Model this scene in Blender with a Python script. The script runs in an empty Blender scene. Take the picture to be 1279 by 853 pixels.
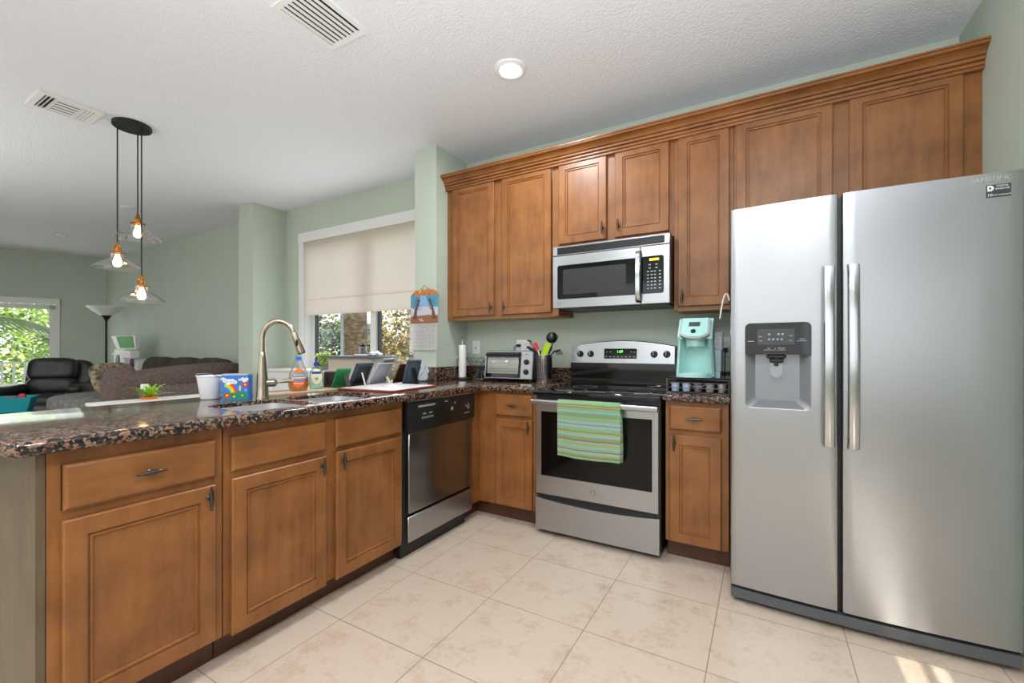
import bpy, bmesh, math, random
from math import sin, cos, pi, radians
from mathutils import Vector, Matrix
random.seed(7)
S = bpy.context.scene
C = S.collection
# ---------------------------------------------------------------- camera, world, sun, lights, exposure
cam = bpy.data.cameras.new('camera'); co = bpy.data.objects.new('camera', cam); C.objects.link(co)
co.location = (0, 0, 1.16); co.rotation_euler = (radians(90), 0, radians(30))
cam.sensor_width = 36; cam.lens = 545 / 1279 * 36; cam.shift_y = 9.5 / 1279; cam.clip_start = .05
S.camera = co
S.view_settings.view_transform = 'Standard'; S.view_settings.look = 'None'
S.view_settings.exposure = 0.56; S.view_settings.gamma = 1; S.view_settings.use_curve_mapping = False
W = bpy.data.worlds.new('world'); S.world = W; W.use_nodes = True
W.node_tree.nodes['Background'].inputs[0].default_value = (.86, .93, 1, 1)
W.node_tree.nodes['Background'].inputs[1].default_value = 1.35
CEIL = 2.77; YB = 3.10; XR = .872; YF = -2.1
def light(name, kind, loc, energy, color=(1, 1, 1), aim=None, **kw):
    l = bpy.data.lights.new(name, kind); o = bpy.data.objects.new(name, l); C.objects.link(o)
    l.energy = energy; l.color = color; o.location = loc
    for k, v in kw.items(): setattr(l, k, v)
    if aim: o.rotation_euler = Vector(aim).to_track_quat('-Z', 'Y').to_euler()
    return o
light('sun', 'SUN', (0, -6, 6), 5.5, (1, .95, .86), aim=(.0, 1, -.52), angle=.004)
# daylight of the big windows behind the camera and of the living room windows, plus added ceiling fills
light('window_daylight', 'AREA', (0, YF + .06, 1.53), 16, (.92, .96, 1), aim=(0, 1, 0), shape='RECTANGLE', size=5.1, size_y=1.5)
light('ceiling_fill', 'SPOT', (.1, -.2, 1.35), 170, (.92, .96, 1), aim=(-.1, .15, 1), spot_size=radians(150), spot_blend=.6, shadow_soft_size=.2)  # added spot without a fixture, brightens the kitchen ceiling
light('living_ceiling_fill', 'SPOT', (-5.6, -.7, 1.5), 60, (.90, .955, 1), aim=(0, .1, 1), spot_size=radians(150), spot_blend=.6, shadow_soft_size=.2)  # added living room spot, no lamp body, lifts the ceiling there
light('living_daylight', 'AREA', (-6.0, YF + .06, 1.5), 18, (.92, .96, 1), aim=(0, 1, 0), shape='RECTANGLE', size=4.0, size_y=1.8)
light('balcony_daylight', 'AREA', (-10.25, 2.1, 1.0), 5, (.9, 1, .95), aim=(1, -.2, 0), shape='RECTANGLE', size=1.3, size_y=1.7)
light('nook_daylight', 'AREA', (-3.55, 3.04, 1.62), 8, (.92, .96, 1), aim=(0, -1, 0), shape='RECTANGLE', size=1.6, size_y=1.4)

# ---------------------------------------------------------------- geometry helpers
class G:
    def __init__(s): s.bm = bmesh.new(); s.mi = 0
    def _fin(s, n0, M=None, v0=None):
        s.bm.faces.ensure_lookup_table(); s.bm.verts.ensure_lookup_table()
        for f in s.bm.faces[n0:]: f.material_index = s.mi
        if M is not None and v0 is not None:
            for v in s.bm.verts[v0:]: v.co = M @ v.co
    def box(s, x0, x1, y0, y1, z0, z1, b=0, seg=1, M=None):
        t = bmesh.new(); bmesh.ops.create_cube(t, size=1)
        for v in t.verts:
            v.co = Vector(((x0 + x1) / 2 + v.co.x * (x1 - x0), (y0 + y1) / 2 + v.co.y * (y1 - y0), (z0 + z1) / 2 + v.co.z * (z1 - z0)))
        if b: bmesh.ops.bevel(t, geom=t.edges[:], offset=b, segments=seg, affect='EDGES', profile=.5)
        return s.add(t, M)
    def add(s, t, M=None):
        if M is not None: t.transform(M)
        me = bpy.data.meshes.new('t'); t.to_mesh(me); t.free()
        n0 = len(s.bm.faces); s.bm.from_mesh(me); bpy.data.meshes.remove(me); s._fin(n0); return s
    def mesh(s, me, M=None):
        t = bmesh.new(); t.from_mesh(me); return s.add(t, M)
    def tube(s, pts, r, seg=10, closed=False, cap=True, sx=1, up=None):
        P = [Vector(p) for p in pts]; n = len(P); R = r if isinstance(r, (list, tuple)) else [r] * n
        t = bmesh.new(); loops = []; prev = None
        for i in range(n):
            if closed: d = P[(i + 1) % n] - P[i - 1]
            else: d = P[min(i + 1, n - 1)] - P[max(i - 1, 0)]
            d.normalize()
            if prev is None:
                a = Vector(up) if up else (Vector((0, 0, 1)) if abs(d.z) < .9 else Vector((1, 0, 0)))
                u = a.cross(d).normalized()
            else: u = (prev - d * prev.dot(d)).normalized()
            prev = u; w = d.cross(u)
            loops.append([t.verts.new(P[i] + (u * cos(2 * pi * k / seg) * sx + w * sin(2 * pi * k / seg)) * R[i]) for k in range(seg)])
        m = n if closed else n - 1
        for i in range(m):
            A, B = loops[i], loops[(i + 1) % n]
            for k in range(seg): t.faces.new((A[k], A[(k + 1) % seg], B[(k + 1) % seg], B[k]))
        if cap and not closed:
            t.faces.new(loops[0][::-1]); t.faces.new(loops[-1])
        return s.add(t)
    def cyl(s, p0, p1, r0, r1=None, seg=24): return s.tube([p0, p1], [r0, r0 if r1 is None else r1], seg)
    def lathe(s, prof, c=(0, 0, 0), seg=32, M=None, sy=1):
        t = bmesh.new(); L = []
        for r, z in prof:
            if r < 1e-6: L.append([t.verts.new((c[0], c[1], c[2] + z))])
            else: L.append([t.verts.new((c[0] + r * cos(2 * pi * k / seg), c[1] + r * sy * sin(2 * pi * k / seg), c[2] + z)) for k in range(seg)])
        for A, B in zip(L, L[1:]):
            for k in range(seg):
                j = (k + 1) % seg
                if len(A) == 1 and len(B) == 1: continue
                if len(A) == 1: t.faces.new((A[0], B[j], B[k]))
                elif len(B) == 1: t.faces.new((A[k], A[j], B[0]))
                else: t.faces.new((A[k], A[j], B[j], B[k]))
        return s.add(t, M)
    def prism(s, poly, f0, f1, M=None, bev=0):
        """poly: 2d points; f0,f1: functions (a,b)->xyz for the two end faces"""
        t = bmesh.new(); A = [t.verts.new(f0(*p)) for p in poly]; B = [t.verts.new(f1(*p)) for p in poly]; n = len(poly)
        t.faces.new(A); t.faces.new(B[::-1])
        for i in range(n): t.faces.new((A[i], B[i], B[(i + 1) % n], A[(i + 1) % n]))
        bmesh.ops.recalc_face_normals(t, faces=t.faces[:])
        return s.add(t, M)
    def rings(s, a0, a1, b0, b1, prof, mp):
        """mitred panel: concentric rectangles, prof = [(inset, depth)], mp(a,b,d)->xyz"""
        t = bmesh.new(); L = []
        for i, d in prof:
            L.append([t.verts.new(mp(*q, d)) for q in ((a0 + i, b0 + i), (a1 - i, b0 + i), (a1 - i, b1 - i), (a0 + i, b1 - i))])
        for A, B in zip(L, L[1:]):
            for k in range(4): t.faces.new((A[k], A[(k + 1) % 4], B[(k + 1) % 4], B[k]))
        t.faces.new(L[-1]); t.faces.new(L[0][::-1])
        bmesh.ops.recalc_face_normals(t, faces=t.faces[:])
        return s.add(t)
    def soft(s, c, size, e=.45, rot=(0, 0, 0), seg=28, e2=None, fn=None):
        """superellipsoid cushion"""
        t = bmesh.new(); e2 = e2 or e
        sp = lambda v, p: math.copysign(abs(v) ** p, v)
        bmesh.ops.create_uvsphere(t, u_segments=seg, v_segments=seg // 2 + 2, radius=1)
        for v in t.verts:
            th = math.asin(max(-1, min(1, v.co.z))); ph = math.atan2(v.co.y, v.co.x)
            q = Vector((sp(cos(th), e) * sp(cos(ph), e2) * size[0] / 2, sp(cos(th), e) * sp(sin(ph), e2) * size[1] / 2, sp(sin(th), e) * size[2] / 2))
            if fn: q = fn(q)
            v.co = q
        from mathutils import Euler
        return s.add(t, Matrix.Translation(c) @ Euler(rot).to_matrix().to_4x4())
    def quad(s, *p):
        n0 = len(s.bm.faces); s.bm.faces.new([s.bm.verts.new(q) for q in p]); s._fin(n0); return s
    def text(s, body, size, mp, th=.0006, align='CENTER'):
        cu = bpy.data.curves.new('t', 'FONT'); cu.body = body; cu.size = size; cu.align_x = align; cu.align_y = 'CENTER'; cu.extrude = th / 2; cu.resolution_u = 3
        o = bpy.data.objects.new('t', cu); C.objects.link(o); bpy.context.view_layer.update()
        me = bpy.data.meshes.new_from_object(o.evaluated_get(bpy.context.evaluated_depsgraph_get()))
        bpy.data.objects.remove(o); bpy.data.curves.remove(cu)
        for v in me.vertices: v.co = Vector(mp(v.co.x, v.co.y, v.co.z + th / 2))
        s.mesh(me); bpy.data.meshes.remove(me); return s
def root_loc(o):
    v = Vector((0, 0, 0))
    while o: v = v + o.location; o = o.parent
    return v
def obj(name, g, mat, parent=None, origin=None, smooth=True, ang=38):
    me = bpy.data.meshes.new(name)
    base = root_loc(parent) if parent else Vector((0, 0, 0)); off = Vector(origin) if origin is not None and not parent else Vector((0, 0, 0))
    bmesh.ops.translate(g.bm, verts=g.bm.verts[:], vec=-(base + off))
    g.bm.to_mesh(me); g.bm.free()
    for m in (mat if isinstance(mat, (list, tuple)) else [mat]): me.materials.append(m)
    if smooth and len(me.polygons):
        me.polygons.foreach_set('use_smooth', [True] * len(me.polygons)); me.set_sharp_from_angle(angle=radians(ang))
    o = bpy.data.objects.new(name, me); C.objects.link(o); o.location = off
    if parent: o.parent = parent
    return o
def tag(o, label=None, cat=None, group=None, kind=None):
    for k, v in (('label', label), ('category', cat), ('group', group), ('kind', kind)):
        if v: o[k] = v
    return o
def thing(name, label, cat, loc=(0, 0, 0), group=None):
    o = bpy.data.objects.new(name, None); C.objects.link(o); o.location = loc; o.empty_display_size = .05
    return tag(o, label, cat, group)
def solo(name, g, mat, label, cat, origin=None, group=None, kind=None, **k):
    return tag(obj(name, g, mat, None, origin, **k), label, cat, group, kind)
def struct(name, g, mat, parent=None, **k):
    o = obj(name, g, mat, parent, **k)
    if not parent: o['kind'] = 'structure'
    return o
def dup(root, loc, label=None):
    r = root.copy(); C.objects.link(r); r.location = loc
    if label: r['label'] = label
    for ch in list(root.children):
        c = ch.copy(); C.objects.link(c); c.parent = r
        for q in ch.children:
            d = q.copy(); C.objects.link(d); d.parent = c
    return r
def boolean(gA, gBs):
    def mk(g):
        me = bpy.data.meshes.new('b'); bmesh.ops.recalc_face_normals(g.bm, faces=g.bm.faces[:]); g.bm.to_mesh(me); g.bm.free()
        o = bpy.data.objects.new('b', me); C.objects.link(o); return o
    A = mk(gA); Bs = [mk(b) for b in gBs]
    for b in Bs:
        m = A.modifiers.new('m', 'BOOLEAN'); m.object = b; m.operation = 'DIFFERENCE'; m.solver = 'EXACT'
    bpy.context.view_layer.update()
    me = bpy.data.meshes.new_from_object(A.evaluated_get(bpy.context.evaluated_depsgraph_get()))
    for o in [A] + Bs: bpy.data.objects.remove(o)
    g = G(); g.mesh(me); bpy.data.meshes.remove(me); return g
def rrect(x0, x1, y0, y1, r, n=6):
    P = []
    for cx, cy, a in ((x1 - r, y1 - r, 0), (x0 + r, y1 - r, 90), (x0 + r, y0 + r, 180), (x1 - r, y0 + r, 270)):
        for k in range(n + 1):
            t = radians(a + 90 * k / n); P.append((cx + r * cos(t), cy + r * sin(t)))
    return P
def bez(p, n=12):
    out = []
    for k in range(n + 1):
        q = [Vector(x) for x in p]; t = k / n
        while len(q) > 1: q = [a.lerp(b, t) for a, b in zip(q, q[1:])]
        out.append(tuple(q[0]))
    return out

# ---------------------------------------------------------------- materials
def srgb(r, g, b):
    f = lambda c: (c / 255) / 12.92 if c <= 10 else (((c / 255) + .055) / 1.055) ** 2.4
    return (f(r), f(g), f(b), 1)
def mat(name, col, rough=.5, metal=0, **k):
    m = bpy.data.materials.new(name); m.use_nodes = True
    b = m.node_tree.nodes['Principled BSDF']; b.inputs['Base Color'].default_value = col
    b.inputs['Roughness'].default_value = rough; b.inputs['Metallic'].default_value = metal
    for kk, v in k.items(): b.inputs[kk.replace('_', ' ')].default_value = v
    return m
def N(m, t, **k):
    n = m.node_tree.nodes.new(t)
    for a, v in k.items():
        if a.startswith('i_'): n.inputs[a[2:].replace('_', ' ')].default_value = v
        else: setattr(n, a, v)
    return n
def L(m, a, b): m.node_tree.links.new(a, b)
def coords(m, scale=(1, 1, 1), loc=(0, 0, 0), rot=(0, 0, 0), src='Object'):
    tc = N(m, 'ShaderNodeTexCoord'); mp = N(m, 'ShaderNodeMapping'); L(m, tc.outputs[src], mp.inputs[0])
    mp.inputs['Scale'].default_value = scale; mp.inputs['Location'].default_value = loc; mp.inputs['Rotation'].default_value = rot
    return mp.outputs[0]
def ramp(m, fac, stops, interp='LINEAR'):
    r = N(m, 'ShaderNodeValToRGB'); r.color_ramp.interpolation = interp; e = r.color_ramp.elements
    while len(e) < len(stops): e.new(.5)
    for q, (p, c) in zip(e, stops): q.position = p; q.color = c
    L(m, fac, r.inputs[0]); return r.outputs[0]
def bump(m, h, strength=.2, dist=.01):
    b = N(m, 'ShaderNodeBump'); b.inputs['Strength'].default_value = strength; b.inputs['Distance'].default_value = dist
    L(m, h, b.inputs['Height']); L(m, b.outputs[0], m.node_tree.nodes['Principled BSDF'].inputs['Normal'])
def noise(m, vec, scale, detail=4, rough=.5):
    n = N(m, 'ShaderNodeTexNoise'); n.inputs['Scale'].default_value = scale; n.inputs['Detail'].default_value = detail; n.inputs['Roughness'].default_value = rough
    L(m, vec, n.inputs['Vector']); return n.outputs['Fac']
P_ = lambda m: m.node_tree.nodes['Principled BSDF']
def noisy(name, stops, scale=(1, 1, 1), ns=5, detail=4, rough=.5, bs=0, bd=.005, metal=0, rot=(0, 0, 0), **k):
    m = mat(name, stops[0][1], rough, metal, **k)
    f = noise(m, coords(m, scale, rot=rot), ns, detail); L(m, ramp(m, f, stops), P_(m).inputs['Base Color'])
    if bs: bump(m, f, bs, bd)
    return m
M = {}
M['wall'] = noisy('sage_wall_paint', [(.3, srgb(189, 199, 184)), (.7, srgb(193, 203, 188))], ns=3, rough=.75)
m = M['ceiling'] = mat('white_textured_ceiling', srgb(232, 234, 239), .9)
f = noise(m, coords(m), 75, 3); bump(m, ramp(m, f, [(.4, (0, 0, 0, 1)), (.62, (1, 1, 1, 1))]), .3, .005)
m = M['tile'] = mat('beige_stone_tile', srgb(210, 190, 168), .33)
v = coords(m); vb = coords(m, loc=(1.575 + 93 * .465, -1.706 + 45 * .4535, 0))
n1 = noise(m, v, 7, 9, .74); n2 = noise(m, v, 45, 6, .7)
mx = N(m, 'ShaderNodeMath', operation='MULTIPLY_ADD'); L(m, n2, mx.inputs[0]); mx.inputs[1].default_value = .35; L(m, n1, mx.inputs[2])
c1 = ramp(m, mx.outputs[0], [(.46, srgb(172, 146, 122)), (.56, srgb(188, 166, 145)), (.68, srgb(199, 182, 164)), (.85, srgb(196, 178, 160))])
br = N(m, 'ShaderNodeTexBrick', offset=0, squash=1); L(m, vb, br.inputs['Vector'])
for k_, v_ in (('Scale', 1), ('Mortar Size', .0022), ('Mortar Smooth', .1), ('Brick Width', .465), ('Row Height', .4535)): br.inputs[k_].default_value = v_
mixc = N(m, 'ShaderNodeMix', data_type='RGBA'); L(m, br.outputs['Fac'], mixc.inputs[0]); L(m, c1, mixc.inputs[6]); mixc.inputs[7].default_value = srgb(148, 132, 116)
L(m, mixc.outputs[2], P_(m).inputs['Base Color'])
inv = N(m, 'ShaderNodeMath', operation='SUBTRACT'); inv.inputs[0].default_value = 1; L(m, br.outputs['Fac'], inv.inputs[1]); bump(m, inv.outputs[0], .4, .003)
def wood(name, dark, mid, lite, scale, rough=.38):
    m = mat(name, mid, rough)
    a = noise(m, coords(m, scale), 9, 6, .6); b = noise(m, coords(m, (1, 1, 1)), 6, 3, .5)
    x = N(m, 'ShaderNodeMath', operation='MULTIPLY_ADD'); L(m, a, x.inputs[0]); x.inputs[1].default_value = .4
    y = N(m, 'ShaderNodeMath', operation='MULTIPLY'); L(m, b, y.inputs[0]); y.inputs[1].default_value = .6; L(m, y.outputs[0], x.inputs[2])
    L(m, ramp(m, x.outputs[0], [(.3, dark), (.5, mid), (.7, lite)]), P_(m).inputs['Base Color'])
    return m
WD = (srgb(110, 67, 32), srgb(138, 87, 43), srgb(158, 103, 53))
M['wood'] = wood('stained_maple', *WD, (3.2, 3.2, .55))
M['woodh'] = wood('stained_maple_crosswise', *WD, (.6, .6, 4))
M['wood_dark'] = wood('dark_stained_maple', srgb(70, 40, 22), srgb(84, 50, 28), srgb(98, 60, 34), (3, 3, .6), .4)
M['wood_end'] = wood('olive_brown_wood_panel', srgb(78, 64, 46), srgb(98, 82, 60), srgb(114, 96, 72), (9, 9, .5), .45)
M['wood_pale'] = noisy('pale_plywood', [(.3, srgb(190, 150, 90)), (.7, srgb(205, 165, 100))], rough=.6)
m = M['granite'] = mat('speckled_brown_granite', (.1, .06, .04, 1), .1)
v = coords(m); vo = N(m, 'ShaderNodeTexVoronoi'); vo.inputs['Scale'].default_value = 125; vo.inputs['Randomness'].default_value = 1; L(m, v, vo.inputs['Vector'])
nn = noise(m, v, 62, 3, .6); sp = N(m, 'ShaderNodeSeparateColor'); L(m, vo.outputs['Color'], sp.inputs[0])
x = N(m, 'ShaderNodeMath', operation='MULTIPLY_ADD'); L(m, sp.outputs[0], x.inputs[0]); x.inputs[1].default_value = .42; 
y = N(m, 'ShaderNodeMath', operation='MULTIPLY'); L(m, nn, y.inputs[0]); y.inputs[1].default_value = .62; L(m, y.outputs[0], x.inputs[2])
L(m, ramp(m, x.outputs[0], [(0, srgb(14, 15, 17)), (.47, srgb(28, 27, 29)), (.52, srgb(66, 52, 45)), (.58, srgb(122, 88, 66)), (.67, srgb(150, 116, 92)), (.75, srgb(60, 58, 60))]), P_(m).inputs['Base Color'])
def steel(name, base, rough, scale, dr=.12, streak=.06):
    m = mat(name, base, rough, 1)
    f = noise(m, coords(m, scale), 60, 3, .6)
    mr = N(m, 'ShaderNodeMapRange'); L(m, f, mr.inputs[0]); mr.inputs[3].default_value = rough - dr / 2; mr.inputs[4].default_value = rough + dr / 2
    L(m, mr.outputs[0], P_(m).inputs['Roughness']); bump(m, f, streak, .0008)
    return m
M['steel'] = steel('brushed_stainless_steel', srgb(176, 177, 180), .3, (.12, .12, 6))
M['steel_v'] = steel('stainless_steel_brushed_upright', srgb(180, 180, 180), .3, (6, 6, .1), .03, .004)
M['steel_dark'] = steel('darker_stainless_steel', srgb(150, 148, 146), .22, (6, 6, .1), .06, .02)
M['chrome'] = mat('polished_chrome', srgb(196, 197, 200), .16, 1)
M['sink'] = steel('satin_sink_steel', srgb(228, 228, 230), .42, (1, 1, 1), .08, .01)
M['nickel'] = mat('brushed_nickel', srgb(178, 166, 148), .22, 1)
M['pewter'] = mat('dark_pewter', srgb(92, 86, 84), .28, 1)
M['black'] = mat('black_plastic', srgb(22, 22, 23), .35)
M['blackgl'] = mat('black_glass', srgb(9, 9, 10), .05)
M['ovenglass'] = mat('dark_oven_glass', srgb(6, 6, 7), .09, Specular_IOR_Level=.3)
M['dkgrey'] = mat('dark_grey_plastic', srgb(62, 63, 65), .4)
M['grey'] = mat('grey_plastic', srgb(120, 122, 125), .4)
M['white'] = mat('white_paint', srgb(232, 232, 230), .45)
M['whitepl'] = mat('white_plastic', srgb(238, 238, 236), .35)
M['paper'] = noisy('white_paper', [(.3, srgb(232, 228, 224)), (.7, srgb(240, 237, 233))], ns=20, rough=.9)
M['mint'] = mat('mint_green_plastic', srgb(172, 218, 212), .22)
M['mintd'] = mat('soft_mint_plastic', srgb(158, 206, 200), .35)
M['silverpl'] = mat('silver_plastic', srgb(196, 194, 188), .3, .6)
M['bronze'] = mat('antique_brass', srgb(150, 104, 48), .3, 1)
M['iron'] = mat('black_iron', srgb(36, 37, 37), .5, .3)
def glass(name, tint=(1, 1, 1, 1), fac=None, rough=.02, base=.06):
    m = bpy.data.materials.new(name); m.use_nodes = True; nt = m.node_tree; nt.nodes.remove(P_(m)); out = nt.nodes['Material Output']
    t = N(m, 'ShaderNodeBsdfTransparent'); t.inputs[0].default_value = tint; g = N(m, 'ShaderNodeBsdfGlossy'); g.inputs['Roughness'].default_value = rough
    lw = N(m, 'ShaderNodeLayerWeight'); lw.inputs['Blend'].default_value = .35
    a = N(m, 'ShaderNodeMath', operation='MULTIPLY_ADD'); L(m, lw.outputs['Fresnel'], a.inputs[0]); a.inputs[1].default_value = fac if fac is not None else .5; a.inputs[2].default_value = base
    x = N(m, 'ShaderNodeMixShader'); L(m, a.outputs[0], x.inputs[0]); L(m, t.outputs[0], x.inputs[1]); L(m, g.outputs[0], x.inputs[2]); L(m, x.outputs[0], out.inputs[0]); return m
M['glass'] = glass('window_glass', fac=.25, base=.02)
M['shade_glass'] = glass('clear_shade_glass', (.985, .98, .975, 1), .5, .03, .045)
M['clear'] = glass('clear_plastic', (.94, .96, .97, 1), .6, .05, .08)
M['greensoap'] = glass('pale_green_soap', (.72, .9, .76, 1), .5, .05, .1)
M['smoke'] = glass('smoked_clear_plastic', (.6, .66, .7, 1), .6, .05, .08)
def emit(name, col, st):
    m = mat(name, col, .5); P_(m).inputs['Emission Color'].default_value = col; P_(m).inputs['Emission Strength'].default_value = st; return m
M['bulb'] = emit('glowing_bulb', (1, .62, .25, 1), 14)
M['canlens'] = emit('lit_lens', (1, .97, .92, 1), 9)
M['digit'] = emit('green_digits', (.25, 1, .2, 1), 1.2)
M['amber'] = emit('amber_display', (.8, .6, .05, 1), .55)
M['orangeliq'] = mat('orange_dish_soap', srgb(250, 150, 20), .12, 0, Transmission_Weight=.35)
m = M['blind'] = bpy.data.materials.new('linen_blind'); m.use_nodes = True
nt = m.node_tree; b = P_(m); b.inputs['Base Color'].default_value = srgb(243, 235, 232); b.inputs['Roughness'].default_value = .9
tr = N(m, 'ShaderNodeBsdfTranslucent'); tr.inputs[0].default_value = srgb(252, 244, 238); x = N(m, 'ShaderNodeMixShader'); x.inputs[0].default_value = .8
L(m, b.outputs[0], x.inputs[1]); L(m, tr.outputs[0], x.inputs[2]); L(m, x.outputs[0], nt.nodes['Material Output'].inputs[0])
col = lambda n, r, g, b, ro=.5, **k: M.setdefault(n, mat(n, srgb(r, g, b), ro, **k))
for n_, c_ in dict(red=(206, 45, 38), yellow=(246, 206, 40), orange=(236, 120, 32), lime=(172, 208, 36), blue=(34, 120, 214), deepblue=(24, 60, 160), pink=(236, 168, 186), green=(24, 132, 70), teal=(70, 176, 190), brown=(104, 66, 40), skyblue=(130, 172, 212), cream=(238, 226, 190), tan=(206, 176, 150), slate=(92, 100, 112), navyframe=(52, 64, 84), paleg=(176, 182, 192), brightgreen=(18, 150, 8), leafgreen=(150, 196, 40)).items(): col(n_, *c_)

# ---------------------------------------------------------------- room
WT = .12
g = G(); g.box(-12.5, 3.52, YF - .3, YB + .3, -.1, 0); struct('floor', g, M['tile'])
g = G(); g.box(-12.5, 3.52, YF - .3, YB + .3, CEIL, CEIL + .1); struct('ceiling', g, M['ceiling'])
NX0, NX1, NZ0, NZ1 = -4.50, -2.52, .80, 2.36          # nook window opening
g = G(); g.box(-10.3, NX0, YB, YB + .16, 0, CEIL); g.box(NX1, XR + .2, YB, YB + .16, 0, CEIL); g.box(NX0, NX1, YB, YB + .16, 0, NZ0); g.box(NX0, NX1, YB, YB + .16, NZ1, CEIL)
struct('wall_back', g, M['wall'])
g = G(); g.box(XR, XR + .12, 1.75, YB, 0, CEIL); g.box(XR + .12, 3.4, 1.75, 1.87, 0, CEIL); g.box(3.4, 3.52, YF - .1, 1.87, 0, CEIL); struct('wall_right', g, M['wall'])
g = G(); g.box(-2.466, -2.24, 2.685, YB, 0, CEIL); struct('wall_pier_right', g, M['wall'])
g = G(); g.box(-5.13, -4.845, 2.72, YB, 0, CEIL); struct('wall_pier_left', g, M['wall'])
# wall behind the camera; unseen blinds added to its wide window shape narrow sun stripes
g = G()
g.box(-12.4, -8.2, YF - .12, YF, 0, CEIL); g.box(-3.9, -2.62, YF - .12, YF, 0, CEIL); g.box(-2.62, 2.62, YF - .12, YF, 0, .75); g.box(-2.62, 2.62, YF - .12, YF, 2.3, CEIL); g.box(2.62, 3.4, YF - .12, YF, 0, CEIL)
g.box(-8.2, -3.9, YF - .12, YF, 2.4, CEIL); g.box(-8.2, -3.9, YF - .12, YF, 0, .3)
struct('wall_front', g, M['wall'])
g = G(); g.box(-2.62, 2.62, YF - .09, YF - .03, .75, .79); g.box(-2.62, 2.62, YF - .09, YF - .03, 2.26, 2.3); g.box(2.58, 2.62, YF - .09, YF - .03, .79, 2.26); g.box(-2.62, -2.58, YF - .09, YF - .03, .79, 2.26); g.box(.497, .53, YF - .09, YF - .03, .79, 2.26)
w3 = struct('window_3', g, M['white'])
M['blackout'] = mat('unseen_dim_blind', srgb(206, 206, 204), .9)
for x0, x1 in ((-2.6, .432), (.57, 2.6)): g = G(); g.box(x0, x1, YF - .02, YF - .015, .76, 2.29); obj('blind', g, M['blackout'], w3)
g = G(); g.box(-8.2, -3.9, YF - .09, YF - .03, .3, .35); g.box(-8.2, -3.9, YF - .09, YF - .03, 2.35, 2.4)
for x in (-8.2, -6.07, -3.95): g.box(x, x + .05, YF - .09, YF - .03, .35, 2.35)
w4 = struct('window_4', g, M['white'])
g = G(); g.box(-8.15, -3.95, YF - .02, YF - .015, .32, 2.38); obj('blind', g, M['blackout'], w4)

# left wall of the living room, slightly out of square: local frame s (away from the corner), n (into the room)
A20 = radians(20); SD = Vector((-sin(A20), -cos(A20), 0)); ND = Vector((cos(A20), -sin(A20), 0)); LO = Vector((-10.1, YB, 0))
ML = Matrix(((SD.x, ND.x, 0, LO.x), (SD.y, ND.y, 0, LO.y), (0, 0, 1, 0), (0, 0, 0, 1)))
g = G(); s0, s1, zt = .60, 2.6, 1.93
g.box(-.3, s0, -.14, 0, 0, CEIL, M=ML); g.box(s1, 5.9, -.14, 0, 0, CEIL, M=ML); g.box(s0, s1, -.14, 0, zt, CEIL, M=ML)
bmesh.ops.recalc_face_normals(g.bm, faces=g.bm.faces[:]); struct('wall_left', g, M['wall'])
g = G(); g.box(s0 - .03, s1, -.01, .05, 1.905, 2.0, M=ML); g.box(s0 - .03, s0 + .015, -.13, .02, 0, 1.905, M=ML); g.box(s0 + .02, s0 + .10, -.10, -.05, 0, 1.9, M=ML); g.box(s0 + .02, s1, -.10, -.05, 1.83, 1.9, M=ML); g.box(1.6, 1.68, -.10, -.05, 0, 1.9, M=ML); g.box(s0 + .02, s1, -.1, -.05, 0, .08, M=ML)
bmesh.ops.recalc_face_normals(g.bm, faces=g.bm.faces[:]); d1 = struct('door_1', g, M['white'])
g = G(); g.box(s0 + .09, 1.61, -.08, -.072, .08, 1.84, M=ML); g.box(1.67, s1, -.08, -.072, .08, 1.84, M=ML); obj('pane', g, M['glass'], d1)

# nook window
g = G(); yo, yi = YB + .155, YB + .10
g.box(NX0 - .075, NX0, YB - .02, YB + .0, NZ0 - .02, NZ1 + .1); g.box(NX0 - .075, NX1, YB - .03, YB + .0, NZ1, NZ1 + .105)   # casing and head board
g.box(NX0, NX0 + .012, YB, yo, NZ0, NZ1); g.box(NX0, NX1, YB, yo, NZ1 - .012, NZ1)
for x in (NX0 + .012, -3.52, NX1 - .04): g.box(x, x + (.075 if x == -3.52 else .035), yi - .03 if x == -3.52 else yi, yo, NZ0, NZ1)
g.box(NX0, NX1, yi, yo, NZ0, NZ0 + .04); g.box(NX0, NX1, yi, yo, NZ1 - .05, NZ1)
w1 = struct('window_1', g, M['white'])
g = G()
for x in (-4.453, -3.545, -3.443): g.box(x, x + .022, yi - .002, yo - .02, NZ0 + .04, NZ1 - .05)
obj('gasket', g, M['dkgrey'], w1)
g = G()
for x in (-4.03, -2.97): g.box(x, x + .018, yi + .01, yo - .02, NZ0 + .04, NZ1 - .05)
obj('sash_bar', g, M['paleg'], w1)
g = G(); g.box(NX0 + .04, -3.53, yi + .022, yi + .028, NZ0 + .04, NZ1 - .05); g.box(-3.44, NX1 - .03, yi + .022, yi + .028, NZ0 + .04, NZ1 - .05); obj('pane', g, M['glass'], w1)
g = G(); g.box(NX0 - .09, NX1, YB - .045, yo, NZ0 - .03, NZ0, .006); obj('window_sill', g, M['white'], w1)
rs = thing('roller_shade', 'translucent linen roller shade half lowered over the dining nook window', 'window shade', (-3.5, YB - .02, 1.53))
g = G(); g.box(NX0 + .018, NX1 - .02, YB - .014, YB - .012, 1.555, NZ1 - .002); obj('fabric', g, M['blind'], rs)
g = G(); g.box(NX0 + .018, NX1 - .02, YB - .018, YB - .008, 1.535, 1.56, .003); obj('hem_bar', g, M['blind'], rs)
g = G(); g.box(NX0 + .018, NX1 - .02, YB - .0165, YB - .0145, 1.70, 1.716); obj('fabric_fold', g, M['blind'], rs)
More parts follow.
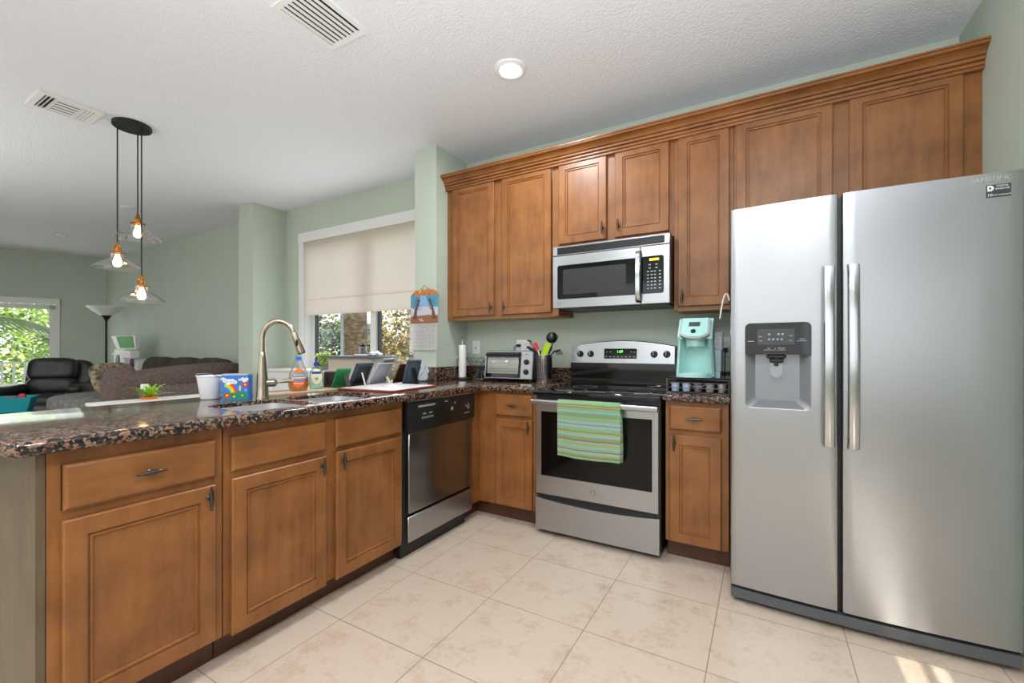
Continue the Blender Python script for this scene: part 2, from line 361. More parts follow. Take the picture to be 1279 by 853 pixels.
g = G(); g.tube([(NX0 + .006, YB - .016, 1.60), (NX0 + .006, YB - .016, 2.33)], .0025, 6); obj('pull_cord', g, M['whitepl'], rs)

# ---------------------------------------------------------------- cabinet parts
FX = -1.72; FY = 2.525; UY = 2.825       # frame planes: peninsula, back run, wall cabinets
mpP = lambda a, b, d: (FX + d, a, b)
mpB = lambda a, b, d: (a, FY - d, b)
mpU = lambda a, b, d: (a, UY - d, b)
DOOR = [(0, 0), (0, .015), (.004, .019), (.051, .019), (.0525, .0125), (.0555, .012), (.058, .0155), (.064, .0155), (.0665, .0085)]
DRAW = [(0, 0), (0, .012), (.003, .0155), (.009, .019)]
def pull(par, a, b, mp, vertical, d0=.019):
    g = G(); prof = [(-.044, .0008), (-.041, .0042), (-.034, .0034), (-.02, .0062), (0, .0082), (.02, .0062), (.034, .0034), (.041, .0042), (.044, .0008)]
    pts = [mp(a, b + t, d0 + .021) if vertical else mp(a + t, b, d0 + .021) for t, r in prof]
    g.tube(pts, [r for t, r in prof], 12)
    g.tube([mp(a, b, d0), mp(a, b, d0 + .003), mp(a, b, d0 + .006), mp(a, b, d0 + .02)], [.0085, .0085, .0048, .0045], 12)
    return obj('pull', g, M['pewter'], par)
def door(par, a0, a1, b0, b1, mp, hand=None):
    g = G(); g.rings(a0, a1, b0, b1, DOOR, mp); d = obj('door', g, M['wood'], par, ang=15)
    if hand: pull(d, hand[0], hand[1], mp, True)
    return d
def drawer(par, a0, a1, b0, b1, mp, handle=True, name='drawer'):
    g = G(); g.rings(a0, a1, b0, b1, DRAW, mp); d = obj(name, g, M['woodh'], par, ang=15)
    if handle: pull(d, (a0 + a1) / 2, (b0 + b1) / 2, mp, False)
    return d
def frame(g, a0, a1, b0, b1, mp, depth, stiles, rails, t=.02):
    """face frame + carcass sides/bottom/back as one mesh"""
    def bx(A0, A1, B0, B1, d0, d1):
        p, q = mp(A0, B0, d0), mp(A1, B1, d1)
        g.box(min(p[0], q[0]), max(p[0], q[0]), min(p[1], q[1]), max(p[1], q[1]), min(p[2], q[2]), max(p[2], q[2]))
    for s_, e_ in stiles: bx(s_, e_, b0, b1, -t, 0)
    for s_, e_ in rails: bx(a0, a1, s_, e_, -t, -.0004)
    bx(a0, a0 + .016, b0, b1, -depth, -t); bx(a1 - .016, a1, b0, b1, -depth, -t); bx(a0 + .016, a1 - .016, b0, b0 + .016, -depth, -t); bx(a0 + .016, a1 - .016, b0 + .016, b1, -depth, -depth + .012)

# peninsula cabinets
c = thing('base_cabinet', 'wooden base cabinet at the near end of the peninsula, one wide drawer over one door', 'cabinet', (FX, .63, 0))
g = G(); frame(g, .401, .853, .105, .874, mpP, .58, [(.401, .43), (.825, .853)], [(.105, .13), (.675, .705), (.832, .874)]); obj('body', g, M['wood'], c)
drawer(c, .432, .828, .703, .834, mpP); door(c, .430, .826, .115, .675, mpP, (.800, .635))
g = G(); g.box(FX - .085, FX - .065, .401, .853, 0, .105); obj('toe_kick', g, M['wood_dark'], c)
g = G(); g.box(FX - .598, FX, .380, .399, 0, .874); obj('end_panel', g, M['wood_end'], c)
c = thing('base_cabinet', 'wooden sink base cabinet beside the dishwasher, two false drawer fronts over two doors', 'cabinet', (FX, 1.31, 0))
g = G(); frame(g, .857, 1.772, .105, .874, mpP, .58, [(.857, .885), (1.278, 1.34), (1.744, 1.772)], [(.105, .13), (.675, .71), (.832, .874)])
# open top middle for the sink
obj('body', g, M['wood'], c)
drawer(c, .880, 1.282, .706, .834, mpP, False, 'false_front'); drawer(c, 1.336, 1.752, .706, .838, mpP, False, 'false_front')
door(c, .880, 1.282, .097, .679, mpP, (1.256, .64)); door(c, 1.336, 1.752, .097, .684, mpP, (1.364, .64))
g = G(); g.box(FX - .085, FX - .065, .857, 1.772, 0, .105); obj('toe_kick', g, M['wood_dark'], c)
g = G(); g.box(-2.34, -2.32, .401, 2.684, 0, .874); solo('back_panel', g, M['wood_end'], 'olive brown wood panel closing the living room side of the peninsula', 'panel')
c = thing('filler_panel', 'narrow upright wood filler strip between dishwasher and corner cabinet', 'panel', (FX, 2.46, 0))
g = G(); g.box(FX - .02, FX, 2.418, FY, .105, .874); obj('strip', g, M['wood'], c)
g = G(); g.box(FX - .085, FX - .065, 2.418, FY + .085, 0, .105); obj('toe_kick', g, M['wood_dark'], c)
# back run
c = thing('base_cabinet', 'wooden corner base cabinet left of the range, small drawer over narrow door', 'cabinet', (-1.48, FY, 0))
g = G(); frame(g, FX + .001, -1.258, .105, .874, mpB, .555, [(FX + .001, -1.56), (-1.305, -1.258)], [(.105, .13), (.685, .72), (.85, .874)]); obj('body', g, M['wood'], c)
drawer(c, -1.578, -1.298, .714, .858, mpB); door(c, -1.578, -1.298, .112, .692, mpB, (-1.322, .65))
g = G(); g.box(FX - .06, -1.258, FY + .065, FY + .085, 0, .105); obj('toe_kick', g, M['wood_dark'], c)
c = thing('base_cabinet', 'wooden base cabinet between range and refrigerator, drawer over door', 'cabinet', (-.32, FY, 0))
g = G(); frame(g, -.472, -.158, .105, .874, mpB, .555, [(-.472, -.44), (-.195, -.158)], [(.105, .13), (.68, .72), (.845, .874)]); obj('body', g, M['wood'], c)
drawer(c, -.450, -.192, .720, .852, mpB); door(c, -.450, -.192, .108, .692, mpB, (-.424, .65))
g = G(); g.box(-.472, -.158, FY + .065, FY + .085, 0, .105); obj('toe_kick', g, M['wood_dark'], c)

# countertops
CZ0, CZ1 = .875, .915
def slab(poly, fr=.014):
    """polygon slab with rounded top and bottom edges"""
    t = bmesh.new(); vs = [t.verts.new((x, y, CZ0)) for x, y in poly]; f = t.faces.new(vs)
    r = bmesh.ops.extrude_face_region(t, geom=[f]); bmesh.ops.translate(t, verts=[e for e in r['geom'] if isinstance(e, bmesh.types.BMVert)], vec=(0, 0, CZ1 - CZ0))
    bmesh.ops.recalc_face_normals(t, faces=t.faces[:])
    ed = [e for e in t.edges if abs(e.verts[0].co.z - e.verts[1].co.z) < 1e-5]
    bmesh.ops.bevel(t, geom=ed, offset=fr, segments=4, affect='EDGES', profile=.5)
    g = G(); g.add(t); return g
def corner(cx, cy, r, a0, a1, n=6): return [(cx + r * cos(radians(a0 + (a1 - a0) * k / n)), cy + r * sin(radians(a0 + (a1 - a0) * k / n))) for k in range(n + 1)]
XE = -1.672; YE = 2.487
poly = corner(-2.47, .35, .03, 180, 270) + corner(XE - .03, .35, .03, 270, 360) + corner(XE + .06, YE - .06, .06, 180, 90, 6) + [(-1.2605, YE), (-1.2605, YB - .001), (-2.239, YB - .001), (-2.239, 2.684), (-2.50, 2.684)]
BOW = [(-2.085, -1.745, .955, 1.275), (-2.085, -1.745, 1.305, 1.64)]
cut = []
for x0, x1, y0, y1 in BOW:
    q = G(); q.prism(rrect(x0, x1, y0, y1, .06), lambda a, b: (a, b, .8), lambda a, b: (a, b, 1.0)); cut.append(q)
g = boolean(slab(poly), cut)
ct = thing('countertop', 'long L shaped speckled brown granite countertop over peninsula and corner', 'countertop', (-1.9, 1.5, CZ0))
obj('slab', g, M['granite'], ct)
g = G(); g.box(-2.238, -2.218, 2.67, YB - .001, CZ1, 1.018, .003); g.box(-2.218, -1.2605, YB - .021, YB - .001, CZ1, 1.018, .003); g.box(-2.466, -2.218, 2.664, 2.684, CZ1, 1.018, .003); obj('backsplash', g, M['granite'], ct)
ct2 = thing('countertop', 'short speckled granite countertop between range and refrigerator', 'countertop', (-.32, 2.8, CZ0))
obj('slab', slab([(-.482, YE), (-.150, YE), (-.150, YB - .001), (-.482, YB - .001)]), M['granite'], ct2)
g = G(); g.box(-.482, -.15, YB - .021, YB - .001, CZ1, 1.018, .003); obj('backsplash', g, M['granite'], ct2)

# sink: two stainless bowls hung under the granite
sk = thing('kitchen_sink', 'double bowl stainless steel undermount sink in the peninsula countertop', 'sink', (-1.925, 1.3, .69))
for x0, x1, y0, y1 in BOW:
    t = bmesh.new(); Ls = []
    for ins, z, r in ((.0008, CZ1 - .017, .06), (.003, CZ1 - .018, .06), (.006, .80, .06), (.012, .715, .055), (.03, .695, .05), (.12, .69, .03)):
        Ls.append([t.verts.new((a, b, z)) for a, b in rrect(x0 + ins, x1 - ins, y0 + ins, y1 - ins, r)])
    for A, B in zip(Ls, Ls[1:]):
        for k in range(len(A)): t.faces.new((A[k], B[k], B[(k + 1) % len(A)], A[(k + 1) % len(A)]))
    t.faces.new(Ls[-1]); bmesh.ops.recalc_face_normals(t, faces=t.faces[:])
    for f in t.faces: f.normal_flip() if Ls[-1][0] in f.verts and f.normal.z < 0 and len(f.verts) > 8 else None
    g = G(); g.add(t); b = obj('bowl', g, M['sink'], sk)
    g = G(); cx, cy = (x0 + x1) / 2, (y0 + y1) / 2; g.lathe([(0, .692), (.03, .692), (.04, .6935), (.043, .691)], (cx, cy, 0)); obj('drain', g, M['chrome'], b)

# faucet
fa = thing('kitchen_faucet', 'tall brushed nickel gooseneck pull-down faucet behind the sink', 'faucet', (-2.155, 1.256, CZ1))
bx_, by_ = -2.155, 1.256; dx, dy = .75, .66
g = G(); g.lathe([(0, 0), (.030, 0), (.030, .005), (.027, .012), (.0255, .06), (.0235, .12), (.018, .2), (.0145, .228), (.0135, .23)], (bx_, by_, CZ1)); obj('body', g, M['nickel'], fa)
R_ = .074; pts = [(bx_, by_, CZ1 + .225)]
for k in range(0, 17):
    a = radians(180 - 163 * k / 16); pts.append((bx_ + dx * R_ * (1 + cos(a)), by_ + dy * R_ * (1 + cos(a)), 1.215 + .085 * sin(a)))
g = G(); g.tube(pts, .0125, 16); obj('spout', g, M['nickel'], fa)
e = Vector(pts[-1]); d = (e - Vector(pts[-2])).normalized(); d = (d + Vector((dx * .02, dy * .02, 0))).normalized()
g = G(); g.tube([e - d * .004, e + d * .004, e + d * .03, e + d * .1, e + d * .108], [.0135, .0150, .0155, .0205, .0195], 20); hd = obj('spray_head', g, M['nickel'], fa)
g = G(); q = e + d * .052; side = Vector((dx, dy, 0)).cross(Vector((0, 0, 1))).normalized(); g.soft(q + side * .0175, (.012, .012, .034), .7); obj('button', g, M['black'], hd)
g = G(); g.tube([e + d * .1075, e + d * .1105], [.0165, .0165], 20); obj('nozzle', g, M['black'], hd)
hp = Vector((.5, .866, 0)); o_ = Vector((bx_, by_, .992))
g = G(); g.tube([o_ + hp * .015, o_ + hp * .048, o_ + hp * .058, o_ + hp * .064], [.0195, .0205, .0185, .012], 20); h_ = obj('handle_hub', g, M['nickel'], fa)
g = G(); g.tube([o_ + hp * .062, o_ + hp * .074 + Vector((0, 0, .002)), o_ + hp * .10 + Vector((0, 0, .006)), o_ + hp * .135 + Vector((0, 0, .007)), o_ + hp * .138 + Vector((0, 0, .007))], [.006, .0055, .0095, .0085, .004], 14); obj('lever', g, M['nickel'], h_)

# ---------------------------------------------------------------- wall cabinets
BT = 1.397; TP = 2.472
def wallcab(label, x0, x1, b0, stiles, rails):
    c = thing('wall_cabinet', label, 'cabinet', ((x0 + x1) / 2, UY, b0))
    g = G(); frame(g, x0, x1, b0, TP, mpU, .272, stiles, rails); obj('body', g, M['wood'], c)
    g = G(); g.box(x0 + .018, x1 - .018, UY + .004, YB - .004, b0 - .004, b0 - .0005); obj('underside', g, M['wood_pale'], c)
    return c
c = wallcab('tall two-door wooden wall cabinet in the corner left of the microwave', -2.239, -1.250, BT, [(-2.239, -2.16), (-1.795, -1.705), (-1.30, -1.25)], [(BT, BT + .03), (2.455, TP)])
door(c, -2.178, -1.782, BT + .022, 2.458, mpU, (-1.806, 1.478)); door(c, -1.712, -1.304, BT + .022, 2.458, mpU, (-1.686, 1.478))
c = wallcab('short two-door wooden wall cabinet above the microwave', -1.248, -.480, 1.856, [(-1.248, -1.22), (-.92, -.835), (-.51, -.48)], [(1.856, 1.91), (2.44, TP)])
door(c, -1.246, -.902, 1.890, 2.456, mpU, (-.926, 1.962)); door(c, -.845, -.506, 1.890, 2.456, mpU, (-.820, 1.962))
c = wallcab('narrow single-door wooden wall cabinet between microwave and refrigerator', -.478, -.152, BT, [(-.478, -.44), (-.19, -.152)], [(BT, BT + .03), (2.455, TP)])
door(c, -.454, -.172, BT + .022, 2.458, mpU, (-.429, 1.478))
c = wallcab('wide two-door wooden wall cabinet above the refrigerator', -.150, XR - .001, 1.87, [(-.15, -.12), (.295, .40), (.79, XR - .001)], [(1.87, 1.9), (2.455, TP)])
door(c, -.140, .312, 1.885, 2.460, mpU, (.286, 1.902)); door(c, .380, .806, 1.885, 2.460, mpU, (.406, 1.902))
g = G(); cp = [(-.01, 2.44), (.010, 2.44), (.0105, 2.452), (.004, 2.453), (.004, 2.457), (.013, 2.458), (.016, 2.463), (.016, 2.470), (.008, 2.471), (.008, 2.475), (.022, 2.477), (.026, 2.481), (.027, 2.489), (.019, 2.490), (.019, 2.494), (.030, 2.497), (.036, 2.506), (.046, 2.514), (.058, 2.519), (.052, 2.5205), (.052, 2.524), (.066, 2.526), (.071, 2.531), (.072, 2.536), (.068, 2.537), (.068, 2.539), (.075, 2.540), (.075, 2.549), (-.01, 2.549)]
g.prism(cp, lambda d_, z: (-2.239, UY - .019 - d_, z), lambda d_, z: (XR - .001, UY - .019 - d_, z))
solo('crown_molding', g, M['woodh'], 'long stepped wooden crown molding along the tops of the wall cabinets', 'molding', (-.7, UY, 2.44), ang=20)
g = G(); g.tube(bez([(-.205, 2.60, 1.325), (-.192, 2.60, 1.44), (-.178, 2.60, 1.475), (-.168, 2.60, 1.47), (-.160, 2.60, 1.42)], 12), .0042, 8)
solo('wire_hook', g, M['whitepl'], 'white plastic coated hook hanging beside the refrigerator under the narrow cabinet', 'hook', (-.19, 2.60, 1.32))

# ---------------------------------------------------------------- dishwasher
DX = FX + .022
dw = thing('dishwasher', 'stainless steel dishwasher with black control panel under the granite counter', 'dishwasher', (FX, 2.1, 0))
g = G(); g.box(FX - .55, FX - .001, 1.778, 2.412, .105, .872); obj('tub', g, M['black'], dw)
g = G(); g.box(FX, DX, 1.803, 2.41, .245, .700, .004); obj('door', g, M['steel_dark'], dw)
g = G(); g.box(FX, DX - .003, 1.803, 2.41, .085, .228, .004); obj('lower_panel', g, M['steel_v'], dw)
cpn = G(); cpn.box(FX, DX + .018, 1.782, 2.412, .703, .866, .006, 2); cpn.box(DX + .016, DX + .021, 1.835, 2.375, .715, .856, .004, 2); cp_ = obj('control_panel', cpn, M['black'], dw)
g = G(); g.box(FX, DX + .012, 1.785, 2.41, .867, .874); obj('trim_strip', g, M['chrome'], dw)
X = DX + .0208
def mark(nm, *bx): g = G(); g.box(*bx); obj(nm, g, M['silverpl'], cp_)
mark('name_strip', X, X + .001, 1.855, 2.0, .832, .843); mark('indicator', X, X + .0008, 2.09, 2.12, .84, .846)
for k in range(8): mark('button', X, X + .0008, 1.885 + k * .013, 1.893 + k * .013, .765, .776)
for k in range(2): mark('button', X, X + .0008, 1.893 + k * .055, 1.921 + k * .055, .789, .797)
g = G(); g.tube([(X, 2.16, .792), (X + .003, 2.16, .792)], .011, seg=16); obj('start_button', g, M['silverpl'], cp_)
g = G(); g.tube([(X, 2.19, .825), (X + .002, 2.19, .825)], .006, seg=12); obj('indicator', g, M['silverpl'], cp_)
g = G(); g.tube([(X + .001, 2.30, .80), (X + .001, 2.318, .787), (X + .001, 2.335, .775)], .0025, 6); obj('emblem_stroke', g, M['silverpl'], cp_)
g = G(); g.tube([(X + .001, 2.325, .81), (X + .001, 2.34, .79), (X + .001, 2.33, .77)], .0022, 6); obj('emblem_stroke', g, M['silverpl'], cp_)
g = G(); g.tube([(X + .001, 2.288, .747), (X + .001, 2.345, .748)], .002, 6); obj('emblem_line', g, M['silverpl'], cp_)
g = G(); g.box(FX - .05, FX - .02, 1.776, 2.38, 0, .1); obj('toe_kick', g, M['black'], dw)

# ---------------------------------------------------------------- range
rg = thing('electric_range', 'freestanding stainless steel electric range with black glass cooktop and back control panel', 'range', (-.868, 2.75, 0))
RX0, RX1 = -1.252, -.490
g = G(); g.box(RX0, RX1, 2.485, 3.06, .035, .872); g.box(RX0 + .03, RX1 - .03, 2.52, 3.0, 0, .035); obj('body', g, M['black'], rg)
g = G(); g.box(RX0 - .004, RX1 + .004, 2.435, 2.995, .873, .905, .008, 2); ck = obj('cooktop', g, M['blackgl'], rg)
for bx0, by0, r in ((-1.06, 2.58, .1), (-.68, 2.58, .115), (-1.06, 2.84, .08), (-.68, 2.84, .08)):
    g = G(); g.lathe([(r, .9052), (r + .003, .9054), (r + .004, .9052)], (bx0, by0, 0), 40); obj('burner_ring', g, M['grey'], ck)
# oven door with window
t = G(); t.rings(RX0 + .004, RX1 - .004, .252, .850, [(0, 0), (0, .018), (.006, .024)], lambda a, b, d: (a, 2.485 - d, b))
q = G(); q.box(RX0 + .042, RX1 - .042, 2.4, 2.466, .372, .772)
dr_ = obj('oven_door', boolean(t, [q]), M['steel'], rg, ang=20)
g = G(); g.box(RX0 + .042, RX1 - .042, 2.4635, 2.4665, .372, .772); obj('oven_window', g, M['ovenglass'], dr_)
g = G(); g.box(RX0 + .14, RX1 - .15, 2.4632, 2.4636, .42, .71); obj('inner_window', g, M['ovenglass'], dr_)
hz = .835
g = G(); g.prism(rrect(2.405, 2.43, hz - .016, hz + .016, .009, 4), lambda a, b: (RX0 - .002, a, b), lambda a, b: (RX1 - .004, a, b))
for x in (RX0 + .03, RX1 - .06): g.box(x, x + .03, 2.425, 2.465, hz - .012, hz + .012)
obj('door_handle', g, M['steel'], dr_)
bc = (-.872, 2.4605, .312)
MB_ = Matrix.Translation(bc) @ Matrix.Rotation(radians(90), 4, 'X')
g = G(); g.lathe([(0, .0015), (.0155, .0015), (.0165, 0)], M=MB_); bd = obj('round_badge', g, M['silverpl'], dr_)
g = G(); g.lathe([(.0125, .0018), (.0142, .0022), (.0155, .0018)], M=MB_); g.text('GE', .013, lambda x, y, z: (bc[0] + x, bc[1] - .0016 - z, bc[2] + y)); obj('badge_letters', g, M['black'], bd)
# drawer with a top edge that dips in the middle
pl = [(RX0 + .004, .032), (RX1 - .004, .032), (RX1 - .004, .232)] + [(RX1 - .004 - (RX1 - RX0 - .008) * k / 14, .232 - .022 * sin(pi * k / 14) ** .8) for k in range(1, 14)] + [(RX0 + .004, .232)]
g = G(); g.prism(pl, lambda a, b: (a, 2.461, b), lambda a, b: (a, 2.485, b)); obj('storage_drawer', g, M['steel'], rg, ang=20)
# back control panel, arched top
def arch(x0, x1, z0, zs, zm, n=18): return [(x0, z0), (x1, z0)] + [(x1 + (x0 - x1) * k / n, zs + (zm - zs) * sin(pi * k / n) ** .85) for k in range(n + 1)]
g = G(); g.prism(arch(RX0 + .018, RX1 - .018, 1.062, 1.176, 1.216), lambda a, b: (a, 3.012 + (b - 1.06) * .12, b), lambda a, b: (a, 3.075, b)); bp = obj('control_panel', g, M['steel'], rg, ang=20)
g = G(); g.box(RX0 + .012, RX1 - .012, 3.02, 3.08, .90, 1.064); g.prism(arch(RX0 + .012, RX1 - .012, 1.055, 1.179, 1.221), lambda a, b: (a, 3.04 + (b - 1.06) * .12, b), lambda a, b: (a, 3.085, b)); obj('back_riser', g, M['blackgl'], rg, ang=20)
g = G(); g.box(RX0 + .012, RX1 - .012, 2.992, 3.022, .935, .95, .004); obj('vent_rail', g, M['black'], rg)
yk = lambda z: 3.012 + (z - 1.06) * .12
for x in (-1.165, -1.085, -.64, -.558):
    g = G(); g.tube([(x, yk(1.125) + .001, 1.125), (x, yk(1.125) - .014, 1.125), (x, yk(1.125) - .018, 1.125)], [.0235, .021, .018], 24); g.box(x - .005, x + .005, yk(1.125) - .027, yk(1.125) - .016, 1.105, 1.147, .002); kb = obj('knob', g, M['black'], bp)
    g = G(); g.box(x - .0015, x + .0015, yk(1.125) - .0278, yk(1.125) - .0268, 1.12, 1.145); obj('pointer', g, M['whitepl'], kb)
tilt = lambda x, y, z: (x, yk(y) - z, y)
g = G(); g.prism(rrect(-.985, -.755, 1.093, 1.163, .006, 3), lambda a, b: tilt(a, b, 0), lambda a, b: tilt(a, b, .003)); ds = obj('clock_display', g, M['blackgl'], bp)
g = G(); g.prism(rrect(-.989, -.751, 1.089, 1.167, .008, 3), lambda a, b: tilt(a, b, -.001), lambda a, b: tilt(a, b, .0015)); obj('display_bezel', g, M['chrome'], bp)
g = G(); g.text('1:09', .026, lambda x, y, z: tilt(-.872 + x, 1.142 + y, .0034 + z)); obj('clock_digits', g, M['digit'], ds)
for k in range(8): g = G(); g.box(-.975 + k * .028, -.963 + k * .028, yk(1.107) - .0042, yk(1.107) - .003, 1.105, 1.109); obj('button', g, M['paleg'], ds)
for x in (-.97, -.945, -.80, -.778): g = G(); g.box(x, x + .012, yk(1.14) - .0042, yk(1.14) - .003, 1.138, 1.142); obj('button', g, M['paleg'], ds)
# towel over the oven handle
m = M['towel'] = mat('striped_woven_towel', srgb(150, 205, 150), .95)
tc = N(m, 'ShaderNodeUVMap'); sx = N(m, 'ShaderNodeSeparateXYZ'); L(m, tc.outputs[0], sx.inputs[0])
gr, yl, rd, sb, og, dg = srgb(190, 228, 188), srgb(230, 226, 140), srgb(208, 128, 110), srgb(208, 234, 240), srgb(224, 184, 122), srgb(168, 216, 166)
stops = []; seq = [(gr, .03), (rd, .012), (dg, .02), (yl, .02), (sb, .03), (rd, .014), (gr, .03), (sb, .03), (yl, .025), (gr, .02), (sb, .02), (rd, .012), (og, .02), (dg, .03), (sb, .04), (yl, .025), (rd, .010), (gr, .05), (sb, .04), (rd, .012), (sb, .04), (gr, .06), (og, .015), (dg, .04), (sb, .03), (gr, .04), (rd, .010), (yl, .02), (rd, .010), (gr, .06)]
tot = sum(w_ for _, w_ in seq); a_ = 0
seq = seq[:31]
for c_, w_ in seq: stops.append((a_ / tot, c_)); a_ += w_
cr = ramp(m, sx.outputs[1], stops, 'CONSTANT')
ck_ = N(m, 'ShaderNodeTexChecker'); ck_.inputs['Scale'].default_value = 90; L(m, tc.outputs[0], ck_.inputs['Vector']); ck_.inputs[1].default_value = (1, 1, 1, 1); ck_.inputs[2].default_value = srgb(196, 226, 194)
mxx = N(m, 'ShaderNodeMix', data_type='RGBA', blend_type='MULTIPLY'); mxx.inputs[0].default_value = .9; L(m, cr, mxx.inputs[6]); L(m, ck_.outputs[0], mxx.inputs[7]); L(m, mxx.outputs[2], P_(m).inputs['Base Color'])
def towel():
    t = bmesh.new(); uvl = t.loops.layers.uv.new('UVMap'); nu, nv = 40, 60; x0, x1 = -1.072, -.688; grid = []
    for j in range(nv + 1):
        v = j / nv; row = []
        for i in range(nu + 1):
            u = i / nu; x = x0 + (x1 - x0) * u
            s = v * .70
            wav = (.004 * sin(u * 9 + 1) + .003 * sin(u * 17 + v * 3)) * min(1, max(0, (abs(s - .345) - .03) * 6))
            if s < .325: z = .851 - .325 + s - .0; y = 2.4005 - .002 + wav - .004; z += -.006 * sin(u * 3.1) * (1 - s / .325)
            elif s < .37:
                a = (s - .325) / .045 * pi; y = 2.4175 - .0195 * cos(a); z = .851 + .008 * sin(a)
            else: z = .851 - (s - .37); y = 2.437 + .3 * wav
            xx = x + .004 * sin(v * 9) * (u - .3) - .004 * (1 - v) * (u - .5)
            row.append(t.verts.new((xx, y, z)))
        grid.append(row)
    for j in range(nv):
        for i in range(nu):
            f = t.faces.new((grid[j][i], grid[j][i + 1], grid[j + 1][i + 1], grid[j + 1][i]))
            for l, (a, b) in zip(f.loops, ((i, j), (i + 1, j), (i + 1, j + 1), (i, j + 1))): l[uvl].uv = (a / nu, min(.999, b / nv * 2.1 if b / nv < .468 else max(.02, .98 - (b / nv - .47) * 1.8)))
    r = bmesh.ops.solidify(t, geom=t.faces[:], thickness=.0022)
    return t
g = G(); g.bm = towel(); solo('dish_towel', g, M['towel'], 'green striped woven dish towel hanging over the oven door handle', 'towel', (-.88, 2.41, .52), ang=80)

# ---------------------------------------------------------------- microwave
mw = thing('microwave', 'stainless steel over-the-range microwave under the short wall cabinet', 'microwave', (-.866, 2.9, 1.432))
X0, X1, MY = -1.246, -.482, 2.735
g = G(); g.box(X0 + .002, X1 - .002, MY, YB - .001, 1.442, 1.852); g.box(X0 + .02, X1 - .02, MY + .02, YB - .01, 1.432, 1.442); obj('case', g, M['black'], mw)
g = G(); g.box(X0, X1, MY - .022, MY, 1.790, 1.853, .003); gr_ = obj('vent_grille', g, M['steel'], mw)
g = G(); 
for k in range(4): g.box(X0 + .036, X1 - .034, MY - .0245, MY - .02, 1.798 + k * .0115, 1.806 + k * .0115, .001)
g.box(X0 + .034, X1 - .032, MY - .0225, MY - .0215, 1.796, 1.843); obj('louver', g, M['black'], gr_)
g = G(); g.rings(X0, -.655, 1.434, 1.788, [(0, 0), (0, .021), (.004, .025)], lambda a, b, d: (a, MY - d, b)); dm = obj('door', g, M['steel'], mw, ang=20)
g = G(); g.prism(rrect(X0 + .037, -.657, 1.495, 1.722, .014), lambda a, b: (a, MY - .027, b), lambda a, b: (a, MY - .0245, b)); wn = obj('window', g, M['blackgl'], dm, ang=20)
g = G(); g.prism(rrect(X0 + .077, -.745, 1.525, 1.692, .006), lambda a, b: (a, MY - .0274, b), lambda a, b: (a, MY - .0268, b)); col('meshdark', 34, 35, 37, .5); obj('window_mesh', g, M['meshdark'], wn)
g = G(); hp_ = [(-.665, MY - .025, 1.765), (-.665, MY - .045, 1.755), (-.665, MY - .058, 1.71), (-.665, MY - .062, 1.60), (-.665, MY - .058, 1.50), (-.665, MY - .045, 1.455), (-.665, MY - .025, 1.445)]
t = bmesh.new(); Lp = []
for (x, y, z) in hp_: Lp.append([t.verts.new((x + a, y + b, z)) for a, b in ((-.017, .004), (-.012, -.005), (.012, -.005), (.017, .004), (.012, .01), (-.012, .01))])
for A, B in zip(Lp, Lp[1:]):
    for k in range(6): t.faces.new((A[k], A[(k + 1) % 6], B[(k + 1) % 6], B[k]))
t.faces.new(Lp[0]); t.faces.new(Lp[-1]); bmesh.ops.recalc_face_normals(t, faces=t.faces[:]); g.add(t); obj('handle', g, M['chrome'], dm, ang=50)
g = G(); g.rings(-.653, X1, 1.434, 1.788, [(0, 0), (0, .021), (.004, .025)], lambda a, b, d: (a, MY - d, b)); cm = obj('control_side', g, M['steel'], mw, ang=20)
g = G(); g.prism(rrect(-.650, -.518, 1.497, 1.724, .012), lambda a, b: (a, MY - .0275, b), lambda a, b: (a, MY - .0245, b)); kp = obj('keypad', g, M['blackgl'], cm, ang=20)
g = G(); g.box(-.602, -.545, MY - .0282, MY - .0274, 1.695, 1.71); obj('display', g, M['amber'], kp)
g = G()
for r_, xs in enumerate(([-.60, -.56], [-.60, -.56], [-.61, -.588, -.57, -.54], [-.61, -.588, -.568, -.54], [-.61, -.588, -.568, -.54], [-.61, -.588, -.568, -.54], [-.61, -.588, -.568, -.54], [-.61, -.588, -.568, -.54])):
    z = 1.672 - r_ * .0205
    for x in xs: g.box(x - .006, x + .006, MY - .0281, MY - .0274, z - .003, z + .003)
obj('key_labels', g, M['paleg'], kp)
bc = (X0 + .05, MY - .0262, 1.467); MB_ = Matrix.Translation(bc) @ Matrix.Rotation(radians(90), 4, 'X')
g = G(); g.lathe([(0, .001), (.0125, .001), (.0135, -.001)], M=MB_); bd = obj('round_badge', g, M['silverpl'], dm)
g = G(); g.lathe([(.0098, .0012), (.0112, .0016), (.0122, .0012)], M=MB_); g.text('GE', .011, lambda x, y, z: (bc[0] + x, bc[1] - .0012 - z, bc[2] + y)); obj('badge_letters', g, M['black'], bd)

